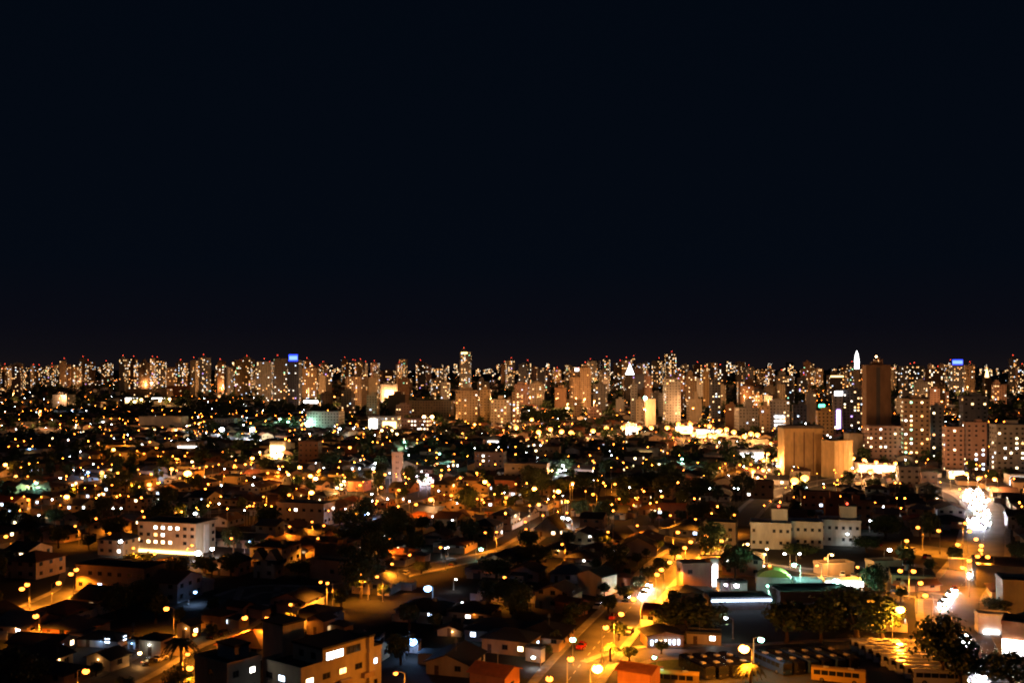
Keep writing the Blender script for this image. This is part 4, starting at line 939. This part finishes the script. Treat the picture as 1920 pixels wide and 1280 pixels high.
for i in range(34):
    x, yb = U(-10, 1400 if i > 14 else 560), U(752, 868); wpx = U(22, 60) * (yb - 640) / 200; p = gp(x, yb)
    if not free(p.x, p.y + 8, 10): continue
    T = tower(x, x + wpx, yb - wpx * U(.16, .3), yb, random.choice(['white', 'cream', 'tan', 'rust']), .0, .5, random.choice((-17, -8, 4)), 'grid', 'none', near_win=False, litfn=lambda *a: 'none', name='hall',
              label='low hall with a %s in the valley near %s' % (('white lit strip', 'glowing orange front', 'bluish lit strip')[i % 3], near(p)), group='lit halls in the valley')
    z = T[3] * U(.3, .6); lit_panel(T, U(-.95, -.3), U(.2, .95), z, z + U(.6, 1.6), ('sign_white', 'sign_warm', 'win_cool')[i % 3])
# random further blocks filling the skyline, standing behind and between the ones above
for i in range(112):
    x = U(-20, 1940); yb = U(714, 742); yt = U(679, 699) if random.random() < .75 else U(672, 684)
    if 420 < x < 640 and yt < 676: yt = 682
    wpx = U(9, 20)
    p = gp(x, yb)
    tower(x, x + wpx, yt, yb, random.choice(['tan', 'brown', 'cream', 'dark', 'grey', 'ochre', 'slate', 'pink']), random.choice((.12, .2, .3, .38)), U(.6, .95), None, random.choice(['grid', 'grid', 'columns', 'bands']), 'box', beacon=random.random() < .28)
for i in range(46):
    x = U(560, 1760); yb = U(752, 790); ht = U(20, 52); wpx = U(14, 30)
    p = gp(x, yb)
    if not free(p.x, p.y + 12, 12): continue
    tower(x, x + wpx, yb - ht, yb, random.choice(['tan', 'cream', 'cream', 'grey', 'brown', 'white', 'pink']), random.choice((.08, .16, .26)), U(.6, .9), None, random.choice(['grid', 'columns', 'columns', 'bands']), 'box', beacon=False, near_win=False)

# ================================================================== lamps
def lamps(txt, kind, size, h=8.0, pw=None, wide=False):
    for q in txt.split():
        x, y = q.split(','); sz, kd = size, kind
        if kind == 'sodium' and size == 3 and h == 9.0:
            r = random.random(); sz = 2 if r < .3 else 4 if r > .8 else 3; kd = 'amber' if random.random() < .2 else 'warm' if random.random() < .1 else kind
        lamp(float(x), float(y), kd, sz, h, pw, wide=wide)
# glaring
lamps('1120,1250 1395,1213', 'sodium', 4, 9.5, 20000); lamps('1688,1140', 'sodium', 4, 9.5, 36000)
lamps('1490,898 1509,893', 'amber', 5, 10, 26000)
# avenue and squares
lamps('1136,1175 1165,1150 1188,1122 1070,1234 1030,1271 1232,1076 1240,1067 1256,1053 1273,1042 1284,1026 1295,1015 1353,1013 1271,997 1324,1004', 'sodium', 3, 8.5, 30000)
lamps('1721,988 1760,994 1700,1013 1796,1020 1830,1010 1840,1022 1839,1030 1833,1042 1852,1043 1817,1050 1805,1063 1688,1069 1713,1070 1726,1092 1735,1115 1810,980 1818,995', 'sodium', 3, 8.5, 11000)
lamps('356,1251', 'sodium', 3, 7, 14000); lamps('742,1262', 'sodium', 2, 7, 1600, True)
lamps('161,1257 459,1157', 'sodium', 3, 7, 15000)
lamps('312,1140 67,1154 143,1067 133,1075 110,1092 51,1095 41,1103 234,1050 11,1005', 'sodium', 3, 7, 9500)
lamps('141,986 180,972 205,977 270,969 330,961 434,1009 585,978 543,987 607,985 596,1009 668,962 614,1093 679,1077 707,1081 601,1091 732,1010 826,1026 768,1040 735,1057 910,998 931,997 946,1082 1018,966 985,978 1063,961 986,992 1054,1020 1195,985 1140,997 1377,965 1443,1060 1532,1060 1548,1047 1608,1063 1304,973 1257,966 500,1158 545,1133', 'sodium', 2, 7.5, 7000)
lamps('250,1027 290,1038 360,1022', 'sodium', 2, 7.5, 8000, True); lamps('1438,1029 1402,1020', 'warm', 2, 7.5, 13000, True); lamps('1560,1040', 'warm', 2, 7.5, 6000, True)
# middle distance
lamps('288,812 184,830 233,828 281,828 213,842 257,845 270,850 375,813 360,865 333,860 387,874 322,878 259,880 191,885 205,880 221,886 10,870 30,892 52,893 139,908 248,905 280,907 210,909 296,905 337,896 443,875 460,870 473,858 125,930 53,936', 'sodium', 3, 9.0, 4200)
lamps('352,885', 'sodium', 5, 10, 16000)
lamps('562,875 599,881 582,891 592,896 502,886 541,889 521,885 643,890 664,882 702,884 722,889 656,838 682,813 744,813 827,811 867,812 890,795 900,795 955,799 944,806 820,869 827,891 811,910 748,918 675,909 715,913 584,922 542,927 494,931 894,886 909,902 916,908 863,895 808,935 846,928 949,932 895,935 780,945 1010,945', 'sodium', 3, 9.0, 4200)
lamps('1026,882 1035,882 1074,905 1047,920 967,907 1002,915 1153,907 1112,926 1241,930 1161,935 1360,869 1387,871 1408,870 1262,820', 'sodium', 3, 9.0, 4200)
lamps('968,800 997,785 1010,808 1032,803 1053,807 1071,809 1112,806 1137,801 1168,800 1199,800 1221,800 1251,800', 'amber', 5, 12, 22000)
lamps('1272,793 1285,806 1294,793 1300,812 1312,815 1320,815 1332,815 1340,816 1330,797 1350,805 1362,803 1376,808 1396,816 1408,811 1420,813 1280,798', 'amber', 5, 12, 22000)
lamps('1412,882 1431,880 1432,862 1440,850 1600,858 1620,861 1643,865 1679,867 1660,870 1812,887 1787,885 1865,897 1835,895 1632,884 1610,880 1445,830 1455,860', 'amber', 4, 10, 20000)
# flood-lit places
lamps('265,748 252,752 240,750 280,752 300,750 318,747', 'warm', 5, 12, 50000)
lamps('270,804 290,805 310,805 330,806 345,806', 'warm', 3, 4, 14000)
lamps('512,850 520,843 530,838 525,850 540,832', 'warm', 5, 8, 16000)
lamps('795,780 810,780 802,784', 'warm', 5, 12, 30000); lamps('716,806 735,806', 'warm', 4, 9, 26000)
lamps('640,908 632,914 645,902', 'warm', 3, 6, 8000); lamps('790,893 800,890 782,892 806,896', 'pink', 3, 5, 7000)
lamps('416,803 473,803', 'white', 5, 13, 30000); lamps('540,790 573,793 525,785', 'green', 4, 8, 26000)
lamps('637,803 946,742 1236,743', 'white', 4, 9, 14000); lamps('758,828 824,850 1381,765', 'green', 3, 10, 6000); lamps('704,868 700,878', 'white', 3, 6, 8000)
lamps('1055,872 1050,882 1060,880', 'white', 3, 7, 9000); lamps('1279,860', 'green', 3, 9, 9000); lamps('1125,975', 'pink', 4, 5, 9000); lamps('1055,970 1065,972', 'white', 3, 4, 3500)
lamps('1489,1058', 'green', 3, 9, 8000, True); lamps('1568,1088', 'green', 4, 6, 6000); lamps('1668,1030', 'white', 3, 6, 3500); lamps('1440,1098', 'green', 2, 5, 3000)
lamps('1471,1038 1499,1038 1589,1001 1632,976 1361,1158', 'white', 2, 5, 220)
lamps('74,966 226,1014 366,962', 'white', 3, 6, 400); lamps('532,1030 902,1029', 'green', 3, 4, 350); lamps('655,972 686,965 468,1015', 'blue', 2, 4, 900)
lamps('802,1101 773,1200', 'blue', 4, 4.5, 220); lamps('1074,1198', 'green', 3, 5.5, 160); lamps('1427,1198', 'green', 3, 8, 300); lamps('1227,1232', 'green', 2, 6, 500)
lamps('55,841 135,769 298,880 165,885', 'blue', 3, 7, 5000); lamps('68,905', 'green', 3, 8, 6000)
lamps('848,975 811,968 835,1028 840,1026 788,1013 867,1130 1095,1051 1062,1005 1106,1006 1033,1021 921,1052 855,1086', 'white', 1, 3.5, 120)
lamps('262,1224', 'warm', 2, 3, 400); lamps('365,1189 352,1226', 'sodium', 2, 6.5, 12000)
# lamps added in front of the far towers to brighten their facades
FT_ = [q for q in TW if q[4].y > 1150 and -.5 < q[4].x / q[4].y < .5]
random.shuffle(FT_)
for q in FT_[:70]:
    b_ = q[4]; k_ = U(55, 90); v = Vector((b_.x, b_.y, 0)) * (1 - (k_ + q[2]) / b_.y) + Vector((U(-15, 15), 0, 0)); v.z = zt(v.y)
    x, y = px_of(v + Vector((0, 0, 24)))
    lamp(x, y, 'amber', 4, 24, 95000)
print('lamps', NL[0])

# ================================================================== traffic
car_px(1212, 1108, 1180, 1148, paint='white', on=True, label='white car with glaring headlights leading down the avenue')
car_px(1219, 1099, 1190, 1135, paint='silver', on=True, label='silver car with headlights on close behind in the avenue')
car_px(1207, 1116, 1178, 1152, paint='black', on=True, label='black car with headlights on passing the avenue trees')
for x, y in ((1822, 1078), (1832, 1066), (1836, 1058), (1772, 1126), (1780, 1116), (1789, 1108), (1765, 1134), (1806, 1192), (1812, 1205), (1800, 1258), (1806, 1275), (1836, 1255), (1843, 1270)):
    q = min(AV2, key=lambda p: abs(px_of(p)[1] - y - 30) + .0); qx = px_of(q)
    car_px(x, y, x + (qx[0] - x) * .6 - 6, y + 30, paint=random.choice(PN), on=True)
for k in range(60):
    y = U(918, 990); x = {0: 1826, 1: 1838, 2: 1844}[k % 3] + U(-10, 12) + (-14 if y < 938 else 0)
    car_px(x, y, x + U(-6, 2), y + 25, paint=random.choice(PN), on=True, label='car with headlights on in the blazing queue round the avenue bend')
for k in range(18):
    x = U(1605, 1740); y = 879 + (x - 1605) * .195 + U(-1.5, 1.5)
    car_px(x, y, x + 40, y + 9, paint=random.choice(PN), on=True, label='car with headlights on in the bright line below the banded block')
for x, y in ((1290, 1124), (1120, 1140), (1180, 1188), (1090, 1215), (1150, 1160), (1175, 1126), (1250, 1064), (420, 1190), (400, 1196), (300, 1238), (280, 1244), (505, 1150), (512, 1143), (1700, 1030), (1712, 1034), (1735, 1046), (1742, 1047), (1650, 1023), (1675, 1108), (1600, 1082), (1580, 1080), (700, 1090), (760, 1078), (850, 1060)):
    p = gp(x, y); p.z = .05
    car(p, R(73) if x < 600 else R(70 if random.random() < .5 else 250), random.choice(PN), False)
# buses
bh = R(78)
for r in range(9):
    p = gp(1668, 1222); bus(Vector((p.x + 3.2 * r * .2 - 3.5, p.y - 3.1 * r, .03)), R(-8), 'white', 'white-roofed bus in the lamp-lit row, %s from the tree end' % ['first', 'second', 'third', 'fourth', 'fifth', 'sixth', 'seventh', 'eighth', 'ninth'][r])
for r in range(6):
    p = gp(1448 + r * 25, 1254 - r * 1.6); bus(Vector((p.x, p.y, .03)), R(-68), 'black' if r % 2 else 'blue', '%s bus parked nose-out, %s in the dim row from the lawn' % ('black' if r % 2 else 'dark blue', ['first', 'second', 'third', 'fourth', 'fifth', 'sixth'][r]))
for r in range(4):
    p = gp(1306 + r * 25, 1262 - r * 1.6); bus(Vector((p.x, p.y, .03)), R(-68), 'black', '%s dark bus parked in from the depot lawn' % ['first', 'second', 'third', 'fourth'][r])
p = gp(1572, 1278); bus(Vector((p.x, p.y, .03)), R(-20), 'yellow', 'yellow-roofed bus parked across the depot')
p = gp(1262, 1284); bus(Vector((p.x, p.y, .03)), R(-14), 'yellow', 'yellow-roofed bus beside the red-tiled house')

# ================================================================== trees set from the photograph
for k_ in range(0, len(AVENUE) - 12, 2):
    a_, c_ = AVENUE[k_], AVENUE[k_ + 1]; t_ = (c_ - a_).normalized(); n_ = Vector((t_.y, -t_.x, 0))
    for sd in (-1, 1):
        if sd > 0: continue
        p_ = a_ + n_ * sd * U(8.6, 10.4) + t_ * U(-3, 3); p_.z = 0
        if p_.y > 232: tree(p_, random.choice((0, 4, 4)), U(.5, .8), label='avenue tree on the %s kerb %s' % ('house-side' if sd < 0 else 'depot-side', ('with a wide crown', 'with a small crown', 'leaning over the pavement')[k_ % 3]))
palm(340, 1178, 1262, 'dark feathery palm beside the lower street lamps'); palm(1408, 1228, 1296, 'small palm lit golden by the glaring depot lamp'); palm(1145, 1195, 1240, 'slim palm on the avenue kerb')
for x, yt, yb, v, w in ((1605, 1098, 1203, 3, 150), (1540, 1130, 1206, 1, 80), (1475, 1125, 1205, 0, 90), (1655, 1120, 1198, 2, 70), (1768, 1150, 1282, 3, 112), (1800, 1200, 1290, 0, 80), (1895, 1220, 1300, 3, 110), (1792, 1022, 1056, 0, 32),
                        (1290, 1120, 1192, 3, 110), (1330, 1130, 1190, 1, 80), (1250, 1140, 1178, 0, 60), (1140, 1112, 1150, 0, 34), (1170, 1095, 1125, 0, 34), (1240, 1045, 1075, 1, 40), (1215, 1060, 1090, 1, 36), (1265, 1020, 1050, 2, 30), (1198, 1078, 1108, 0, 30), (1160, 1165, 1200, 4, 34),
                        (336, 1246, 1315, 3, 60), (20, 1215, 1300, 3, 110), (60, 1235, 1290, 1, 70), (232, 1268, 1305, 4, 36), (180, 1240, 1268, 4, 26), (395, 1168, 1195, 4, 26), (330, 1043, 1085, 1, 60), (260, 1035, 1070, 1, 60), (385, 1040, 1075, 0, 50), (270, 1085, 1130, 3, 60),
                        (1500, 1020, 1046, 1, 80), (1625, 1005, 1035, 1, 60), (1660, 965, 1010, 3, 60), (560, 1050, 1085, 1, 50), (960, 1085, 1150, 3, 90), (1000, 1020, 1060, 3, 80), (930, 1045, 1090, 1, 70), (700, 975, 1020, 3, 90), (650, 985, 1020, 1, 60), (790, 1050, 1075, 0, 36), (1870, 1120, 1150, 1, 60),
                        (1240, 880, 925, 3, 90), (1180, 890, 930, 1, 80), (1310, 895, 935, 3, 80), (1100, 885, 925, 1, 70), (235, 880, 925, 2, 30), (1050, 762, 792, 1, 60), (1010, 768, 795, 1, 50), (620, 845, 880, 1, 50), (700, 880, 905, 1, 50), (1240, 1200, 1225, 4, 30), (1180, 1210, 1240, 4, 30)):
    tree_px(x, yt, yb, v, w)

# ================================================================== the residential fabric
HC = 0; TCN = 60; FARH = MB(); FART = MB(); FARL = MB()
wk = ['cream', 'white', 'ochre', 'pink', 'grey', 'tan', 'rust']; wp = [4, 3, 3, 2, 2, 4, 1]
rk = ['clay', 'black', 'fibre', 'terracotta', 'metal']; rpw = [4, 6, 2, .8, .3]
FM = ['wall_' + k for k in wk] + ['roof_' + k for k in rk] + ['win_warm', 'win_white', 'win_cool', 'win_dim', 'glass_dark']
cells = []
ca, sa = math.cos(GRID), math.sin(GRID)
for j in range(10, 122):
    for i in range(-90, 100):
        if i % 9 == 0: continue
        if j % 7 == 0: continue
        u, v = i * 13.2, j * 14.6
        x, y = u * ca - v * sa, u * sa + v * ca
        if not (212 < y < 1650) or abs(x) > y * .535 + 14: continue
        cells.append((y, x, i, j))
cells.sort()
def far_house(x, y, rz, w, l, h, roof, wi, ri):
    m_ = MB(); wall_shell(m_, w, l, h, {'gable_y': 'y', 'gable_x': 'x'}.get(roof), .36, wi); roof_shell(m_, w, l, h, roof, .36, .5, 7 + ri)
    for s in range(2):
        for k in range(random.randint(1, 2)):
            on = random.random() < .16; mi = random.choice((12, 13, 14, 12)) if on else 16
            u = U(-.35, .35) * (w, l)[s]; z = 1.6 if h < 4.5 or random.random() < .5 else 4.4
            if s == 0: q = [(u - .7, -l / 2 - .05, z - .6), (u + .7, -l / 2 - .05, z - .6), (u + .7, -l / 2 - .05, z + .6), (u - .7, -l / 2 - .05, z + .6)]
            else: q = [(w / 2 + .05, u - .7, z - .6), (w / 2 + .05, u + .7, z - .6), (w / 2 + .05, u + .7, z + .6), (w / 2 + .05, u - .7, z + .6)]
            m_.quad(q, mi)
    b0 = len(FARH.v); c, s = math.cos(rz), math.sin(rz); zz = zt(y)
    FARH.v += [(x + c * a - s * b_, y + s * a + c * b_, z + zz) for a, b_, z in m_.v]
    FARH.f += [tuple(b0 + k for k in f) for f in m_.f]; FARH.m += m_.m
FT = []
for k in range(4):
    cm = crown_mesh(400 + k, 4.2, 3.4, 9, 1.9, 16); FT.append(([tuple(v.co) for v in cm.vertices], [tuple(p.vertices) for p in cm.polygons]))
def far_tree(x, y, s):
    vv, ff = FT[random.randrange(4)]; b0 = len(FART.v); a = U(0, 6.28); c, s_ = math.cos(a), math.sin(a); z0 = zt(y) + 3.6 * s
    FART.v += [(x + (c * p[0] - s_ * p[1]) * s, y + (s_ * p[0] + c * p[1]) * s, z0 + p[2] * s) for p in vv]
    FART.f += [tuple(b0 + k for k in f) for f in ff]; FART.m += [0] * len(ff)
    b1 = len(FART.v); FART.tube([(x, y, zt(y) - .1), (x, y, z0)], [.3 * s, .2 * s], 5, 1, False)
for y, x, i, j in cells:
    x += U(-1.5, 1.5); y += U(-1.5, 1.5)
    r = random.random(); rz = GRID + (R(90) if random.random() < .3 else 0)
    w, l = round(U(9.5, 13) * 2) / 2, round(U(9, 13.5) * 2) / 2; h = random.choice((2.9, 2.9, 3.2, 3.2, 5.9))
    roof = random.choices(['hip', 'gable_y', 'gable_x', 'flat'], [4, 3, 3, 1])[0]; wi = random.choices(range(7), wp)[0]; ri = random.choices(range(5), rpw)[0]
    if r < .72:
        if not free(x, y, 4.4 if y < 700 else 3.4): continue
        if HC < 238:
            nl = random.choices((0, 1, 2, 3), (52, 26, 13, 6))[0]
            house(Vector((x, y, 0)), rz, w, l, h, roof, wk[wi], rk[ri], [random.choice(('win_warm', 'win_white', 'win_dim', 'win_cool', 'win_warm')) for _ in range(nl)], sides=(0, 1) if rz == GRID else (0, 3),
                  tank=roof == 'flat' or random.random() < .25, porch=random.choice(('warm', 'white', 'sodium', 'warm')) if random.random() < .12 else None); HC += 1
            if HC < 130 and random.random() < .6:
                m_ = MB(); gw = 12.4; yy = -l / 2 - U(2.2, 3.2); gx = U(-3, 3)
                m_.box(-gw / 2, gx - 1.3, yy - .1, yy + .1, 0, 2.1); m_.box(gx + 1.3, gw / 2, yy - .1, yy + .1, 0, 2.1); m_.box(gw / 2 - .2, gw / 2, yy + .101, l / 2, 0, 2.1)
                gk = random.choice(('white', 'cream', 'tan', 'rust')); gt = thing('garden_wall', Vector((x, y, 0)), GRID, '%s garden wall with gate before a %s house near %s' % (CNAME[gk], CNAME[wk[wi]], near((x, y))), 'wall', 'garden walls')
                put('wall_panel', m_.mesh('wall_panel', M['wall_' + gk]), gt)
                m_ = MB(); m_.box(gx - 1.25, gx + 1.25, yy - .04, yy + .04, .05, 1.9); put('gate', m_.mesh('gate', M['metal_dark']), gt)
        else: far_house(x, y, rz, w, l, h, roof, wi, ri)
    elif r < .95:
        if not free(x, y, 2.5): continue
        if TCN < 270: tree(Vector((x, y, 0)), None, U(.8, 1.35)); TCN += 1
        else: far_tree(x, y, U(.8, 1.7))
    if random.random() < .45 and y < 520:
        q = (x + 7.2 * ca, y + 7.2 * sa)
        if free(q[0], q[1], 1.6) and TCN < 285: tree(Vector((q[0], q[1], 0)), 4, U(.7, 1.0)); TCN += 1
for k in range(1500):
    y = 1500 + 2400 * random.random() ** 1.2; x = U(-.53, .53) * y
    if free(x, y, 4): far_tree(x, y, U(1.2, 2.6))
    if random.random() < .6:
        x2 = x + U(-30, 30)
        if free(x2, y, 8): far_house(x2, y + 20, GRID, U(12, 26), U(10, 18), U(4, 9), 'hip', random.randrange(7), random.randrange(5))
FARB = MB()
for k in range(330):
    y = U(4200, 9000); x = U(-.53, .53) * y; w = U(14, 30); h = U(14, 46) if k % 4 else U(40, 75); z = zt(y)
    FARB.box(x - w / 2, x + w / 2, y, y + w, z - 1, z + h, random.randrange(3))
    for q in range(int(h * w / 90)):
        a, c = x + U(-.42, .42) * w, z + U(.15, .95) * h
        FARB.quad([(a - 1.5, y - .1, c - 1.2), (a + 1.5, y - .1, c - 1.2), (a + 1.5, y - .1, c + 1.2), (a - 1.5, y - .1, c + 1.2)], random.choice((3, 3, 4, 5)))
tag(put('distant_buildings', FARB.mesh('distant_buildings', [M['wall_brown'], M['wall_tan'], M['wall_slate'], M['dot_warm'], M['dot_orange'], M['dot_white']])), 'mass of tiny far-off buildings speckled with lights along the horizon', 'buildings', kind='stuff')
tag(put('distant_houses', FARH.mesh('distant_houses', [M[k] for k in FM])), 'spread of small distant houses with hipped and gabled roofs across the valley', 'houses', kind='stuff')
tag(put('distant_trees', FART.mesh('distant_trees', [M['leaf'], M['trunk']])), 'dark mass of distant tree crowns between the far houses', 'trees', kind='stuff')
# countless far lamps: poles with a small luminaire
lit('far_sodium', (1, .23, .022), 45, True); lit('far_white', (.85, .93, 1.0), 40, True)
for k in range(1600):
    if k < 260: x, y = U(-10, 1930), U(800, 965)
    elif k > 900: x, y = U(-10, 1930), 738 + 222 * random.random() ** 1.3
    elif k > 760: x, y = U(-10, 700), U(742, 830)
    elif k > 560: x, y = U(-10, 1930), U(704, 724)
    else: x, y = U(-10, 1930), U(722, 800)
    p = gp(x, y, 8)
    if not free(p.x, p.y, .3): continue
    mi = 1 if random.random() < .2 else 0; r = (.26 if k < 260 or k > 900 else .36) * U(.6, 1.6)
    FARL.tube([(p.x, p.y, p.z), (p.x, p.y, p.z + 8)], [.12, .07], 5, 2, False); FARL.ball((p.x, p.y, p.z + 8.1), r, mi, 4, 2)
tag(put('distant_lamps', FARL.mesh('distant_lamps', [M['far_sodium'], M['far_white'], M['pole_grey']])), 'countless small orange and white lamps scattered over the far city', 'lamps', kind='stuff')
print('houses', HC, 'trees', TCN, 'far house faces', len(FARH.f), 'far tree faces', len(FART.f), 'objects', len(bpy.data.objects))
